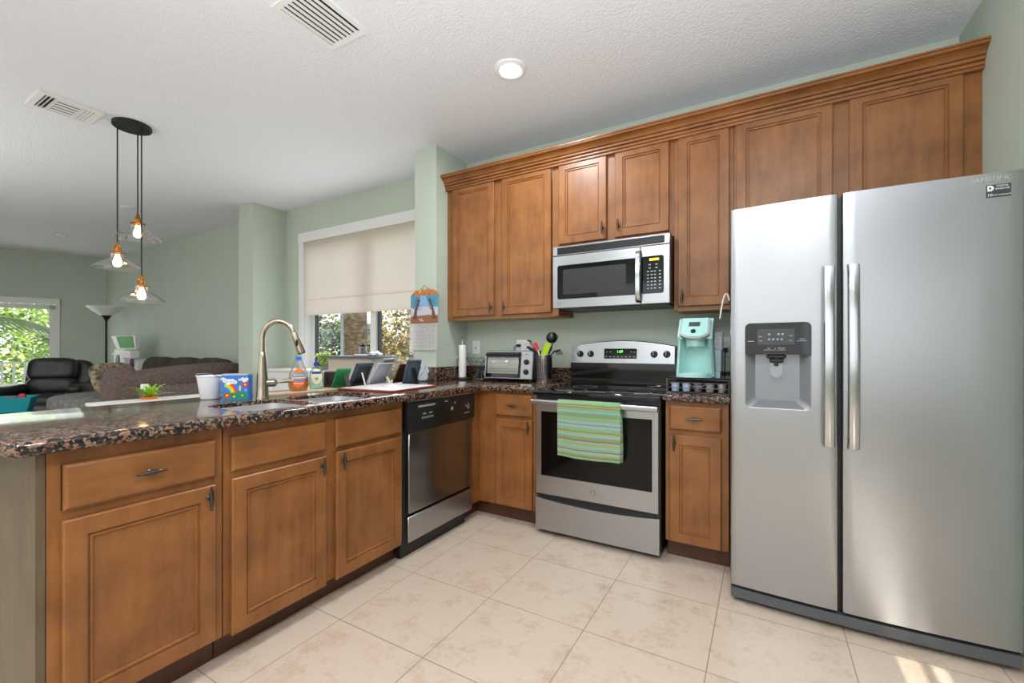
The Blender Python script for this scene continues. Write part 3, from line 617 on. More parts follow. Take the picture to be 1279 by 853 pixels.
# ---------------------------------------------------------------- refrigerator
fr = thing('refrigerator', 'large side-by-side stainless steel refrigerator with door dispenser', 'refrigerator', (.33, 2.65, 0))
FXA, FXB = -.134, .800
yf = lambda x: 2.242 - .020 * (1 - ((x - .333) / .467) ** 2)
g = G(); g.box(FXA + .004, FXB - .004, 2.30, 3.06, .03, 1.785); g.box(FXA + .02, FXB - .02, 2.34, 3.0, 0, .03); obj('cabinet', g, M['dkgrey'], fr)
def fdoor(x0, x1):
    n = 12; P = [(x0 + (x1 - x0) * k / n) for k in range(n + 1)]; rr = .010
    front = []
    for x in P: front.append((x, yf(x)))
    front[0] = (x0, yf(x0) + rr); front[-1] = (x1, yf(x1) + rr)
    front.insert(1, (x0 + rr * .3, yf(x0) + rr * .3)); front.insert(2, (x0 + rr, yf(x0 + rr))); front.insert(-1, (x1 - rr, yf(x1 - rr))); front.insert(-1, (x1 - rr * .3, yf(x1) + rr * .3))
    poly = front + [(x1, 2.296), (x0, 2.296)]
    g = G(); g.prism(poly, lambda a, b: (a, b, .083), lambda a, b: (a, b, 1.798)); return g
q = G(); q.prism(rrect(-.074, .174, .897, 1.276, .022), lambda a, b: (a, 2.0, b), lambda a, b: (a, 2.275, b))
dl = obj('door', boolean(fdoor(FXA, .2645), [q]), M['steel'], fr, ang=25)
drr = obj('door', fdoor(.2775, FXB), M['steel'], fr, ang=25)
for x0, x1, dd in ((.2105, .248, dl), (.290, .3275, drr)):
    xm = (x0 + x1) / 2; t = bmesh.new(); Lp = []; h = (x1 - x0) / 2
    for z, off in ((.757, .012), (.762, .038), (.80, .048), (1.13, .056), (1.45, .048), (1.497, .038), (1.502, .012)):
        Lp.append([t.verts.new((xm + a * h, yf(xm) - off + b, z)) for a, b in ((-1, .012), (-1, -.004), (-.8, -.011), (-.3, -.0135), (.3, -.0135), (.8, -.011), (1, -.004), (1, .012))])
    for A, B in zip(Lp, Lp[1:]):
        for k in range(8): t.faces.new((A[k], A[(k + 1) % 8], B[(k + 1) % 8], B[k]))
    t.faces.new(Lp[0]); t.faces.new(Lp[-1]); bmesh.ops.recalc_face_normals(t, faces=t.faces[:])
    g = G(); g.add(t)
    for z in (.775, 1.465): g.box(xm - .008, xm + .008, yf(xm) - .04, yf(xm) + .004, z, z + .02)
    obj('door_handle', g, M['chrome'], dd, ang=30)
# dispenser recess
g = G(); yb_ = 2.272
t = bmesh.new(); Ls = []
for ins, y in ((0, 2.232), (.004, 2.2335), (.030, 2.262), (.040, 2.271)):
    Ls.append([t.verts.new((a, y, b)) for a, b in rrect(-.074 + ins, .174 - ins, .897 + ins * .9, 1.276 - ins, .022)])
for A, B in zip(Ls, Ls[1:]):
    for k in range(len(A)): t.faces.new((A[k], A[(k + 1) % len(A)], B[(k + 1) % len(A)], B[k]))
t.faces.new(Ls[-1]); bmesh.ops.recalc_face_normals(t, faces=t.faces[:]); g.add(t); col('dispgrey', 142, 144, 148, .3, metal=.4); dp = obj('dispenser', g, M['dispgrey'], dl, ang=25)
g = G(); g.prism([p for p in rrect(-.073, .173, 1.137, 1.275, .02) ][0:14] + [(-.073, 1.137), (.173, 1.137)], lambda a, b: (a, 2.226, b), lambda a, b: (a, 2.262, b)); obj('dispenser_panel', g, M['blackgl'], dl, ang=25)
g = G(); g.box(-.026, .114, 2.2252, 2.2262, 1.180, 1.248); obj('touch_panel', g, M['dkgrey'], dl)
Y = 2.2248
def mk(nm, x, z, w, h): g = G(); g.box(x - w, x + w, Y, 2.2254, z - h, z + h); obj(nm, g, M['paleg'], dl)
for x, z in ((.02, 1.225), (.055, 1.225), (.07, 1.225), (.02, 1.203), (.035, 1.203), (.052, 1.203), (.067, 1.203)): mk('touch_icon', x, z, .0035, .0035)
for x, z in ((-.014, 1.215), (-.012, 1.196), (.101, 1.218), (.099, 1.197)): mk('touch_label', x, z, .006, .001)
for x, s_ in ((.019, 'Ice'), (.066, 'Water')): g = G(); g.text(s_, .010, lambda a, b, c_, x=x: (x + a, 2.2258 - c_, 1.164 + b)); obj('lettering', g, M['paleg'], dl)
g = G(); g.text('Filter', .009, lambda a, b, c_: (.140 + a, 2.2258 - c_, 1.203 + b)); obj('lettering', g, M['paleg'], dl)
for x, z, w_, h_ in ((.019, 1.156, .019, .0007), (.0665, 1.156, .0165, .0007), (.0425, 1.162, .0005, .006), (.140, 1.195, .018, .0007), (-.051, 1.195, .013, .0013)): mk('underline', x, z, w_, h_)
g = G(); g.box(.01, .085, 2.236, 2.268, 1.118, 1.138, .006); g.box(.022, .074, 2.24, 2.266, 1.10, 1.12, .005); g.tube([(.047, 2.25, 1.137), (.047, 2.248, 1.085)], [.012, .009], seg=14); obj('spout', g, M['black'], dp)
g = G(); g.prism([(.022, 1.098), (.072, 1.098), (.07, 1.055), (.062, 1.04), (.047, 1.034), (.032, 1.04), (.024, 1.055)], lambda a, b: (a, 2.242, b), lambda a, b: (a, 2.262, b)); obj('paddle', g, M['clear'], dp)
g = G(); g.box(FXA + .01, FXB - .01, 2.262, 2.30, .03, .078); 
pts = [(FXA + .002, .075)] + [(FXA + .002 + .05, .075)] + [(FXB - .052, .075), (FXB - .002, .075), (FXB - .002, .028), (FXA + .002, .028)]
g = G(); n = 14; xs = [FXA + .002 + (FXB - FXA - .004) * k / n for k in range(n + 1)]
g.prism([(x, yf(x) + .008) for x in xs] + [(FXB - .002, 2.32), (FXA + .002, 2.32)], lambda a, b: (a, b, .024), lambda a, b: (a, b, .066)); col('toegrey', 84, 86, 90, .4); obj('toe_grille', g, M['toegrey'], fr)
g = G(); g.box(FXA + .006, FXA + .08, 2.26, 2.30, .066, .082); g.box(FXB - .08, FXB - .006, 2.26, 2.30, .066, .082); g.box(.262, .280, 2.26, 2.298, .066, 1.79); obj('door_hinge', g, M['black'], fr)
sxm = .738
g = G(); g.text('SAMSUNG', .0235, lambda a, b, c_: (.714 + a * 1.05, yf(.714 + a) - .0004 - c_, 1.775 + b), .0012); obj('brand_lettering', g, M['silverpl'], drr)
g = G(); sxs = [.699 + .065 * k / 6 for k in range(7)]; g.prism([(x, 1.708) for x in sxs] + [(x, 1.754) for x in sxs[::-1]], lambda a, b: (a, yf(a) - .0012, b), lambda a, b: (a, yf(a) + .002, b)); stk = obj('sticker', g, M['dkgrey'], drr)
yy = yf(.73) - .0016
g = G()
g.prism([(.702, 1.751), (.713, 1.751), (.719, 1.745), (.719, 1.737), (.713, 1.731), (.702, 1.731)], lambda a, b: (a, yf(a) - .0016, b), lambda a, b: (a, yf(a) - .0012, b))
for s_, sz, x, z in (('DIGITAL', .0085, .7415, 1.7475), ('INVERTER', .0085, .7415, 1.7375), ('10', .0145, .7085, 1.7165), ('YEAR WARRANTY', .0060, .7405, 1.7155)):
    g.text(s_, sz, lambda a, b, c_, x=x, z=z: (x + a, yf(x + a) - .0014 - c_, z + b))
obj('sticker_lettering', g, M['whitepl'], stk)
g = G(); g.prism([(.707, 1.747), (.707, 1.735), (.714, 1.741)], lambda a, b: (a, yf(a) - .0021, b), lambda a, b: (a, yf(a) - .0016, b)); obj('sticker_mark', g, M['dkgrey'], stk)

# ---------------------------------------------------------------- things on the counter behind the sink
T = CZ1 + .0003
g = G(); g.prism(rrect(-2.37, -2.235, 1.36, 1.79, .03), lambda a, b: (a, b, T), lambda a, b: (a, b, T + .004)); solo('tan_sheet', g, M['tan'], 'thin flat tan sheet under the two soap bottles behind the sink', 'mat', (-2.3, 1.58, T))  # thin tan rounded sheet lying on the granite
def bottle(name, label, c, rotz, sects, body_mat, lift=.0):
    th = thing(name, label, 'bottle', c)
    t = bmesh.new(); Ls = []; n = 24; cr, sr = cos(rotz), sin(rotz)
    for z, a, b in sects:
        Ls.append([t.verts.new((c[0] + a * cos(2 * pi * k / n) * cr - b * sin(2 * pi * k / n) * sr, c[1] + a * cos(2 * pi * k / n) * sr + b * sin(2 * pi * k / n) * cr, c[2] + z)) for k in range(n)])
    for A, B in zip(Ls, Ls[1:]):
        for k in range(n): t.faces.new((A[k], A[(k + 1) % n], B[(k + 1) % n], B[k]))
    t.faces.new(Ls[0][::-1]); t.faces.new(Ls[-1]); g = G(); g.add(t); obj('bottle_body', g, body_mat, th); return th
def onface(c, rotz, sect):
    """maps label coords (x across, z up, d out) onto the front (-y local) of an elliptical bottle"""
    def f(x, z, d=0):
        for (z0, a0, b0), (z1, a1, b1) in zip(sect, sect[1:]):
            if z0 <= z <= z1 and z1 > z0: u = (z - z0) / (z1 - z0); a = a0 + (a1 - a0) * u; b = b0 + (b1 - b0) * u; break
        y = -b * math.sqrt(max(0, 1 - (x / a) ** 2)) - d
        return (c[0] + x * cos(rotz) - y * sin(rotz), c[1] + x * sin(rotz) + y * cos(rotz), c[2] + z)
    return f
def patch(g, f, poly, d, n=6):
    """flat label patch: polygon strips following the bottle face. poly = list of (z, halfwidth, xc)"""
    t = bmesh.new(); rows = []
    for z, hw, xc in poly: rows.append([t.verts.new(f(xc - hw + 2 * hw * k / n, z, d)) for k in range(n + 1)])
    for A, B in zip(rows, rows[1:]):
        for k in range(n): t.faces.new((A[k], A[k + 1], B[k + 1], B[k]))
    return g.add(t)
def oval(zc, rz, rx, n=9): return [(zc + rz * sin(-pi / 2 + pi * k / n), max(1e-4, rx * cos(-pi / 2 + pi * k / n)), 0) for k in range(n + 1)]
c = (-2.325, 1.565, T + .0042); rz = radians(56)
sec = [(0, .040, .022), (.004, .046, .026), (.03, .054, .030), (.06, .054, .030), (.10, .048, .028), (.14, .033, .022), (.165, .024, .018), (.172, .021, .016), (.173, .021, .016)]
b = bottle('dish_soap_bottle', 'clear dish soap bottle with orange soap, orange label and white cap beside the faucet', c, rz, sec, M['clear'])
t = [(z, a - .003, b_ - .003) for z, a, b_ in sec if z <= .1]; t[0] = (.002, .038, .020); t = t[:4] + [(.078, .049, .027)]
tb = bmesh.new(); n = 24; Ls = []
for z, a, bb in t: Ls.append([tb.verts.new((c[0] + a * cos(2 * pi * k / n) * cos(rz) - bb * sin(2 * pi * k / n) * sin(rz), c[1] + a * cos(2 * pi * k / n) * sin(rz) + bb * sin(2 * pi * k / n) * cos(rz), c[2] + z)) for k in range(n)])
for A, B in zip(Ls, Ls[1:]):
    for k in range(n): tb.faces.new((A[k], A[(k + 1) % n], B[(k + 1) % n], B[k]))
tb.faces.new(Ls[0][::-1]); tb.faces.new(Ls[-1]); g = G(); g.add(tb); obj('soap', g, M['orangeliq'], b)
f = onface(c, rz, sec)
g = G(); patch(g, f, oval(.075, .055, .036), .0012); lb = obj('label', g, M['orange'], b)
g = G(); patch(g, f, [(.082, .036, 0), (.102, .034, 0)], .0018); g.mi = 1; patch(g, f, [(.058, .037, 0), (.069, .037, 0)], .0018); g.mi = 2; patch(g, f, [(.074, .036, 0), (.079, .036, 0)], .0018); g.text('Palmolive', .015, lambda x, y, z: f(x, .092 + y, .0022 + z)); g.text('ANTIBACTERIAL', .0075, lambda x, y, z: f(x, .0635 + y, .0022 + z)); g.text('ORANGE', .012, lambda x, y, z: f(x, .044 + y, .0018 + z)); obj('label_print', g, [M['teal'], M['blue'], M['whitepl']], lb)
g = G(); g.lathe([(.0185, .17), (.019, .176), (.018, .205), (.012, .212), (0, .213)], c, 20); cap = obj('cap', g, M['clear'], b)
g = G(); patch(g, lambda x, z, d: f(x, min(z, .16), d + .004) [:2] + (c[2] + z,), oval(.186, .012, .0165), .001); obj('cap_sticker', g, M['blue'], cap)
c = (-2.345, 1.695, T + .0042); rz = radians(56)
sec = [(0, .034, .022), (.004, .038, .026), (.03, .040, .027), (.08, .039, .027), (.11, .034, .024), (.13, .020, .017), (.138, .013, .013), (.146, .012, .012)]
b = bottle('hand_soap_bottle', 'clear hand soap bottle with dark blue pump and pale label behind the orange dish soap', c, rz, sec, M['greensoap'])
f = onface(c, rz, sec)
g = G(); patch(g, f, oval(.075, .045, .031), .001); lb = obj('label', g, M['cream'], b)
g = G(); patch(g, f, [(.092, .026, 0), (.106, .024, 0)], .0016); g.mi = 1; patch(g, f, oval(.063, .009, .01), .0016); obj('label_print', g, [M['deepblue'], M['teal']], lb)
g = G(); g.lathe([(.015, .14), (.016, .143), (.016, .158), (.007, .162), (.005, .164), (.005, .19), (.0, .191)], c, 18); g.tube([(c[0], c[1], c[2] + .186), (c[0] + .012, c[1] - .006, c[2] + .189), (c[0] + .034, c[1] - .018, c[2] + .186)], [.008, .007, .004], 10); obj('pump', g, M['deepblue'], b)

# cutting board
bd = thing('cutting_board', 'white plastic cutting board with red brown rim lying across the counter by the sink', 'cutting board', (-2.03, 1.98, T))
MRB = Matrix.Translation((-2.04, 1.985, 0)) @ Matrix.Rotation(radians(5), 4, 'Z')
g = G(); g.prism(rrect(-.215, .215, -.215, .215, .03), lambda a, b: (a, b, T + .002), lambda a, b: (a, b, T + .010), MRB); obj('board', g, M['whitepl'], bd)
t = bmesh.new(); Ls = []
for ins, z in ((.002, T), (-.004, T + .003), (-.004, T + .009), (.002, T + .0115), (.008, T + .0105)):
    Ls.append([t.verts.new((a, b_, z)) for a, b_ in rrect(-.215 + ins, .215 - ins, -.215 + ins, .215 - ins, .03)])
for A, B in zip(Ls, Ls[1:]):
    for k in range(len(A)): t.faces.new((A[k], A[(k + 1) % len(A)], B[(k + 1) % len(A)], B[k]))
bmesh.ops.recalc_face_normals(t, faces=t.faces[:]); g = G(); g.add(t, MRB); col('rim', 150, 74, 56); obj('rim', g, M['rim'], bd)

# photo frames seen from behind, leaning back on their struts
def photo_frame(name, label, cat, p0, p1, dz, back, rim, th=.014, strut=None, rw=.018):
    p0 = Vector((*p0, T)); e = Vector((*p1, T)) - p0; W_ = e.length; e.normalize(); up = Vector((dz[0], dz[1], dz[2])); H_ = up.length; up.normalize(); n_ = e.cross(up).normalized()
    if n_.x < 0: n_ = -n_
    r = thing(name, label, cat, tuple(p0 + e * W_ / 2)); mp = lambda a, b, d: tuple(p0 + e * a + up * (b + .0) + n_ * d + Vector((0, 0, abs(n_.z) * th)))
    g = G(); g.rings(0, W_, 0, H_, [(0, 0), (0, th * .8), (.002, th), (rw, th), (rw + .001, th * .5)], mp); fo = obj('frame', g, rim, r)
    g = G(); g.rings(rw, W_ - rw, rw, H_ - rw, [(0, th * .5), (0, th * .72), (.002, th * .75)], mp); obj('back_board', g, back, r)
    if strut:
        a, hh, w_, ms = strut; t0 = Vector(mp(W_ * a, H_ * hh, th)); ft = Vector((t0.x + .036, t0.y, T))
        ax = (ft - t0).normalized(); sdv = e * w_ / 2; g = G(); nn = n_ * .003
        vs = [t0 - sdv, t0 + sdv, ft + sdv * .8, ft - sdv * .8]
        g.prism([(0, 0), (1, 0), (2, 0), (3, 0)], lambda a, b: tuple(vs[a]), lambda a, b: tuple(vs[a] + Vector((.003, 0, .0)))); obj('strut', g, ms, r)
    return r
col('darkwood', 58, 42, 38); col('bluegrey', 66, 78, 98)
def dzv(p0, p1, d, z):
    e = Vector((p1[0] - p0[0], p1[1] - p0[1])); e.normalize(); return (-e.y * d, e.x * d, z)
photo_frame('photo_frame', 'dark brown box frame standing left of the green frame near the window', 'picture frame', (-2.45, 1.83), (-2.38, 1.885), (.012, -.006, .10), M['darkwood'], M['darkwood'], .03)
p0, p1 = (-2.345, 1.80), (-2.32, 1.885); photo_frame('photo_frame', 'green backed photo frame leaning beside the dark brown frame', 'picture frame', p0, p1, dzv(p0, p1, -.085, .118), M['green'], M['green'], .012, (.65, .75, .03, M['darkwood']))
p0, p1 = (-2.31, 1.895), (-2.33, 2.045); photo_frame('photo_frame', 'dark blue rimmed photo frame with black back and thin white strut', 'picture frame', p0, p1, dzv(p0, p1, -.07, .149), M['black'], M['navyframe'], .016, (.42, .62, .012, M['whitepl']))
p0, p1 = (-2.40, 2.20), (-2.50, 2.40); photo_frame('photo_frame', 'largest grey frame standing behind the pale grey panel frame', 'picture frame', p0, p1, dzv(p0, p1, -.063, .171), M['paleg'], M['grey'], .014, (.5, .6, .03, M['slate']))
p0, p1 = (-2.305, 2.055), (-2.345, 2.235); photo_frame('photo_frame', 'pale grey flat backed photo frame in the middle of the row', 'picture frame', p0, p1, dzv(p0, p1, -.075, .145), M['paleg'], M['paleg'], .010, (.9, .35, .03, M['cream']), .006)
p0, p1 = (-2.30, 2.27), (-2.315, 2.42); photo_frame('photo_frame', 'thin gold edged dark photo frame between pale grey and slate frames', 'picture frame', p0, p1, dzv(p0, p1, -.07, .135), M['darkwood'], M['bronze'], .010, None, .006)
p0, p1 = (-2.17, 2.235), (-2.145, 2.345); photo_frame('photo_frame', 'slate grey photo frame with wide strut at the right end of the row', 'picture frame', p0, p1, dzv(p0, p1, -.06, .165), M['slate'], M['bluegrey'], .016, (.45, .7, .035, M['black']))
# pale winged napkin holder
nh = thing('napkin_holder', 'pale blue white butterfly shaped napkin holder near the wall pier', 'napkin holder', (-2.30, 2.53, T))
wing = [(0, .012), (.03, 0), (.075, .004), (.085, .03), (.078, .05), (.09, .07), (.08, .10), (.055, .125), (.03, .118), (.008, .06)]
col('palebl', 214, 228, 234)
for s_, nm in ((-1, 'left_wing'), (1, 'right_wing')):
    ML_ = Matrix.Translation((-2.30, 2.53, T + .003)) @ Matrix.Rotation(radians(38), 4, 'Z') @ Matrix.Rotation(radians(22 * s_), 4, 'Z') @ Matrix.Rotation(radians(12), 4, 'X')
    g = G(); g.prism([(s_ * a, b) for a, b in wing], lambda a, b: (a, -.002, b), lambda a, b: (a, .002, b), ML_); wg = obj('wing', g, M['palebl'], nh)
    g = G(); g.tube([tuple(ML_ @ Vector((s_ * .01, -.0025, .02))), tuple(ML_ @ Vector((s_ * .045, -.0025, .07))), tuple(ML_ @ Vector((s_ * .06, -.0025, .12)))], .0016, 6); obj('wing_vein', g, M['slate'], wg)
g = G(); g.tube([(-2.30, 2.53, T + .0), (-2.30, 2.53, T + .075)], [.006, .004], 10); g.box(-2.325, -2.275, 2.505, 2.555, T, T + .004); obj('stand', g, M['slate'], nh)

# printed tin
tn = thing('printed_tin', 'bright blue tin printed with clouds, rainbow and flowers beside the faucet', 'tin', (-2.245, 1.185, T))
MT = Matrix.Translation((-2.245, 1.185, T)) @ Matrix.Rotation(radians(48), 4, 'Z')
hw, hd_ = .0605, .036
g = G(); g.prism(rrect(-hw, hw, -hd_, hd_, .012), lambda a, b: (a, b, 0), lambda a, b: (a, b, .118), MT); obj('tin_body', g, M['blue'], tn)
g = G(); g.prism(rrect(-hw - .001, hw + .001, -hd_ - .001, hd_ + .001, .0125), lambda a, b: (a, b, .118), lambda a, b: (a, b, .124), MT); obj('lid', g, M['silverpl'], tn)
def disc(g, x, z, r, d, n=18, rz_=None):
    t = bmesh.new(); vs = [t.verts.new((x + r * cos(2 * pi * k / n), -hd_ - d, z + (rz_ or r) * sin(2 * pi * k / n))) for k in range(n)]; t.faces.new(vs); g.add(t, MT)
def ffl(g, pts, d): t = bmesh.new(); t.faces.new([t.verts.new((x, -hd_ - d, z)) for x, z in pts]); g.add(t, MT)
g = G(); ms = [M['green'], M['whitepl'], M['red'], M['yellow'], M['orange'], M['pink'], M['lime']]
g.mi = 0; ffl(g, [(-.053, .004), (.053, .004), (.053, .034), (.02, .038), (-.02, .033), (-.053, .036)], .0006)
for k, (mi, r0) in enumerate(((2, .062), (4, .055), (3, .048), (6, .041))):
    g.mi = mi; ffl(g, [(-.054 + r * cos(a), .030 + r * sin(a)) for r, aa in ((r0, [radians(5 + 8 * q) for q in range(10)]), (r0 - .007, [radians(77 - 8 * q) for q in range(10)])) for a in aa], .0008)
g.mi = 1
for x, z, r in ((-.042, .092, .011), (-.028, .086, .014), (-.012, .088, .012), (-.001, .084, .009), (-.05, .1, .008), (.04, .092, .01), (.032, .098, .009), (.048, .098, .008)): disc(g, x, z, r, .0010)
g.mi = 3; disc(g, .018, .096, .006, .0012); disc(g, .02, .055, .004, .001, rz_=.014)
g.mi = 2
for q in range(5): disc(g, .042 + .009 * cos(q * 1.257), .072 + .009 * sin(q * 1.257), .006, .0011 + q * .00003)
for q in range(5): disc(g, -.035 + .009 * cos(q * 1.257), .022 + .009 * sin(q * 1.257), .006, .0011 + q * .00003)
g.mi = 3; disc(g, .042, .072, .005, .0014); disc(g, -.035, .022, .005, .0014)
g.mi = 5; disc(g, .045, .045, .004, .001); disc(g, -.005, .015, .005, .001); disc(g, .03, .02, .004, .001)
obj('printed_picture', g, ms, tn, smooth=False)
# small pail
pc = (-2.375, 1.125, T); pl_ = thing('metal_pail', 'small white metal pail with wire handle left of the blue tin', 'pail', pc)
g = G(); g.lathe([(0, .002), (.038, .002), (.039, .0), (.042, .004), (.0565, .108), (.060, .110), (.060, .114), (.056, .114), (.0525, .108), (.039, .008), (0, .006)], pc, 36); obj('pail_body', g, M['white'], pl_)
g = G()
for s_ in (-1, 1): g.box(pc[0] + s_ * .054 * .866 - .006, pc[0] + s_ * .054 * .866 + .006, pc[1] + s_ * .054 * .5 - .006, pc[1] + s_ * .054 * .5 + .006, T + .085, T + .108, .003)
obj('handle_lug', g, M['white'], pl_)
g = G(); g.tube([(pc[0] + .060 * cos(radians(30 + a)) * (1 + .02), pc[1] + .060 * sin(radians(30 + a)), T + .10 - .028 * sin(radians(a))) for a in range(0, -181, -15)], .0016, 6); obj('wire_handle', g, M['chrome'], pl_)

# ---------------------------------------------------------------- wall calendar on the pier
cl = thing('wall_calendar', 'wall calendar with tree picture hanging from an orange leaf hanger on the pier', 'calendar', (-2.355, 2.672, 1.15))
CY = 2.676; ang_ = lambda x, z, d=0: (x, CY - d, z)
g = G(); hang = [(-2.495, 1.575)] + [(-2.495 + .285 * k / 24, 1.585 + .05 * abs(sin(pi * k / 12 * 1.0)) ** .7 * (1 if k not in (11, 12, 13) else 1.0) + (.028 if 10 <= k <= 14 else 0)) for k in range(25)] + [(-2.21, 1.575)]
g.prism(hang, lambda a, b: (a, CY - .004, b), lambda a, b: (a, 2.684, b)); col('hangerwood', 196, 120, 52); hg = obj('leaf_hanger', g, M['hangerwood'], cl)
g = G(); g.box(-2.503, -2.49, CY - .003, 2.684, 1.37, 1.60, .004); obj('hanger_leg', g, M['hangerwood'], hg)
g = G(); g.tube([(-2.43, CY - .003, 1.61), (-2.352, CY - .003, 1.672), (-2.27, CY - .003, 1.612)], .0018, 6); obj('cord', g, M['brown'], hg)
g = G()
for k, (x, m_) in enumerate(((-2.47, 0), (-2.40, 1), (-2.352, 2), (-2.30, 2))): g.mi = m_; g.lathe([(0, .003), (.009, .002), (.009, 0)], M=Matrix.Translation((x, CY - .0055, 1.595 + (.025 if m_ == 1 else 0))) @ Matrix.Rotation(radians(90), 4, 'X'), seg=12)
obj('beads', g, [M['blue'], M['yellow'], M['red']], hg)
px0, px1, pz0, pz1 = -2.487, -2.206, 1.368, 1.588
g = G(); g.box(px0, px1, CY - .012, CY - .006, pz0, pz1); pp = obj('picture_page', g, M['skyblue'], cl)
yq = CY - .0125
def fl(g, pts, d=0): g.bm.faces.ensure_lookup_table(); t = bmesh.new(); t.faces.new([t.verts.new((x, yq - d, z)) for x, z in pts]); bmesh.ops.recalc_face_normals(t, faces=t.faces[:]); g.add(t)
g = G(); col('mist', 196, 196, 206); col('leaflit', 150, 92, 58); col('twig', 54, 44, 40); col('cyan', 72, 150, 176)
g.mi = 0; fl(g, [(px0, 1.43), (px1, 1.43), (px1, 1.49), (-2.34, 1.50), (px0, 1.485)], .0001)
g.mi = 1; fl(g, [(px0, pz0), (px1, pz0), (px1, 1.425), (-2.3, 1.432), (-2.38, 1.428), (px0, 1.42)], .0002)
g.mi = 4; fl(g, [(px0, 1.50), (-2.45, 1.49), (-2.40, 1.53), (-2.385, pz1), (px0, pz1)], .00025); fl(g, [(-2.33, pz1), (-2.31, 1.53), (-2.26, 1.49), (px1, 1.50), (px1, pz1)], .00025)
for s_, x0 in ((1, -2.445), (-1, -2.245)):
    g.mi = 2; fl(g, [(x0 - .022, 1.40), (x0 + .022, 1.40), (x0 + s_ * .012 + .012, 1.47), (x0 + s_ * .05 + .01, 1.56), (x0 + s_ * .05 - .01, 1.56), (x0 + s_ * .012 - .012, 1.48)], .0004)
    g.mi = 3
    rnd = random.Random(3)
    for q in range(26):
        bx0, bz0 = x0 + s_ * rnd.uniform(0, .05), rnd.uniform(1.47, 1.55); a = rnd.uniform(.1, pi - .1); ln = rnd.uniform(.02, .05); ex, ez = min(px1 - .002, max(px0 + .002, bx0 + ln * cos(a))), min(pz1 - .002, bz0 + ln * sin(a))
        nx, nz = -sin(a) * .0016, cos(a) * .0016; fl(g, [(bx0 - nx, bz0 - nz), (bx0 + nx, bz0 + nz), (ex, ez)], .0006 + q * .00001)
g.mi = 5
for x in (-2.405, -2.385): fl(g, [(x, 1.405), (x + .006, 1.405), (x + .036, 1.38), (x + .03, 1.38)], .0007)
obj('tree_picture', g, [M['mist'], M['leaflit'], M['brown'], M['twig'], M['cyan'], M['whitepl']], pp, smooth=False)
g = G(); t = bmesh.new(); rows = []
for k in range(9):
    z = 1.366 - .214 * k / 8; y = CY - .009 - .006 * (k / 8) ** 2; rows.append([t.verts.new((px0 - .012 * k / 8, y, z)), t.verts.new((px1 - .008, y, z))])
for A, B in zip(rows, rows[1:]): t.faces.new((A[0], A[1], B[1], B[0]))
bmesh.ops.solidify(t, geom=t.faces[:], thickness=.003); bmesh.ops.recalc_face_normals(t, faces=t.faces[:]); g.add(t); mp_ = obj('month_page', g, M['paper'], cl)
g = G()
yp = lambda z: CY - .013 - .006 * ((1.366 - z) / .214) ** 2
for r_ in range(5):
    z = 1.30 - r_ * .029
    for k in range(7):
        x = px0 + .018 + k * .035; g.box(x, x + .016, yp(z) - .0006, yp(z), z - .0015, z + .0015)
g.box(-2.37, -2.32, yp(1.335) - .0006, yp(1.335), 1.333, 1.3365); g.box(-2.245, -2.235, yp(1.345) - .0008, yp(1.345), 1.338, 1.35)
obj('date_grid', g, M['paleg'], mp_)

# ---------------------------------------------------------------- outlets
def outlet(label, x0, x1, z0, z1, gangs, group=None, y=YB):
    o = thing('wall_outlet', label, 'outlet', ((x0 + x1) / 2, y, (z0 + z1) / 2), group)
    g = G(); g.rings(x0, x1, z0, z1, [(0, 0), (0, .003), (.003, .006)], lambda a, b, d: (a, y - d, b)); obj('plate', g, M['whitepl'], o)
    for k in range(gangs):
        xc = x0 + (x1 - x0) * (k + .5) / gangs
        for zc in ((z0 + z1) / 2 - .02, (z0 + z1) / 2 + .02):
            g = G(); g.prism(rrect(xc - .016, xc + .016, zc - .0145, zc + .0145, .008, 4), lambda a, b: (a, y - .006, b), lambda a, b: (a, y - .0075, b)); s_ = obj('socket', g, M['white'], o)
            g = G(); g.box(xc - .007, xc - .005, y - .0078, y - .0074, zc - .004, zc + .005); g.box(xc + .005, xc + .007, y - .0078, y - .0074, zc - .004, zc + .005); obj('slots', g, M['dkgrey'], s_)
    return o
o = thing('wall_outlet', 'white wall plate with one small jack behind the wire cake stand', 'outlet', (-2.145, YB, 1.175)); g = G(); g.rings(-2.182, -2.108, 1.117, 1.233, [(0, 0), (0, .003), (.003, .006)], lambda a, b, d: (a, YB - d, b)); obj('plate', g, M['whitepl'], o); g = G(); g.tube([(-2.145, YB - .006, 1.17), (-2.145, YB - .011, 1.17)], .006, seg=12); obj('jack', g, M['dkgrey'], o)
outlet('double wide white outlet with a black plug above the toaster oven', -1.745, -1.628, 1.122, 1.237, 2)
outlet('white outlet with a black plug between coffee maker and refrigerator', -.250, -.176, 1.116, 1.236, 1)
pg = thing('power_cord', 'black plug and cord of the toaster oven in the double outlet', 'cord', (-1.72, YB - .01, 1.18)); g = G(); g.box(-1.733, -1.70, YB - .034, YB - .0085, 1.178, 1.20, .004); obj('plug', g, M['black'], pg); g = G(); g.tube(bez([(-1.73, YB - .03, 1.188), (-1.757, YB - .05, 1.19), (-1.752, YB - .045, 1.1), (-1.70, YB - .05, .97)]), .0035, 8); obj('cord', g, M['black'], pg)
pg = thing('power_cord', 'black plug and cord of the mint coffee maker beside the refrigerator', 'cord', (-.213, YB - .01, 1.15)); g = G(); g.box(-.228, -.198, YB - .04, YB - .0085, 1.14, 1.168, .004); obj('plug', g, M['black'], pg); g = G(); g.tube(bez([(-.213, YB - .036, 1.15), (-.212, YB - .075, 1.15), (-.205, YB - .07, 1.02), (-.225, YB - .07, .93)]), .0035, 8); obj('cord', g, M['black'], pg)

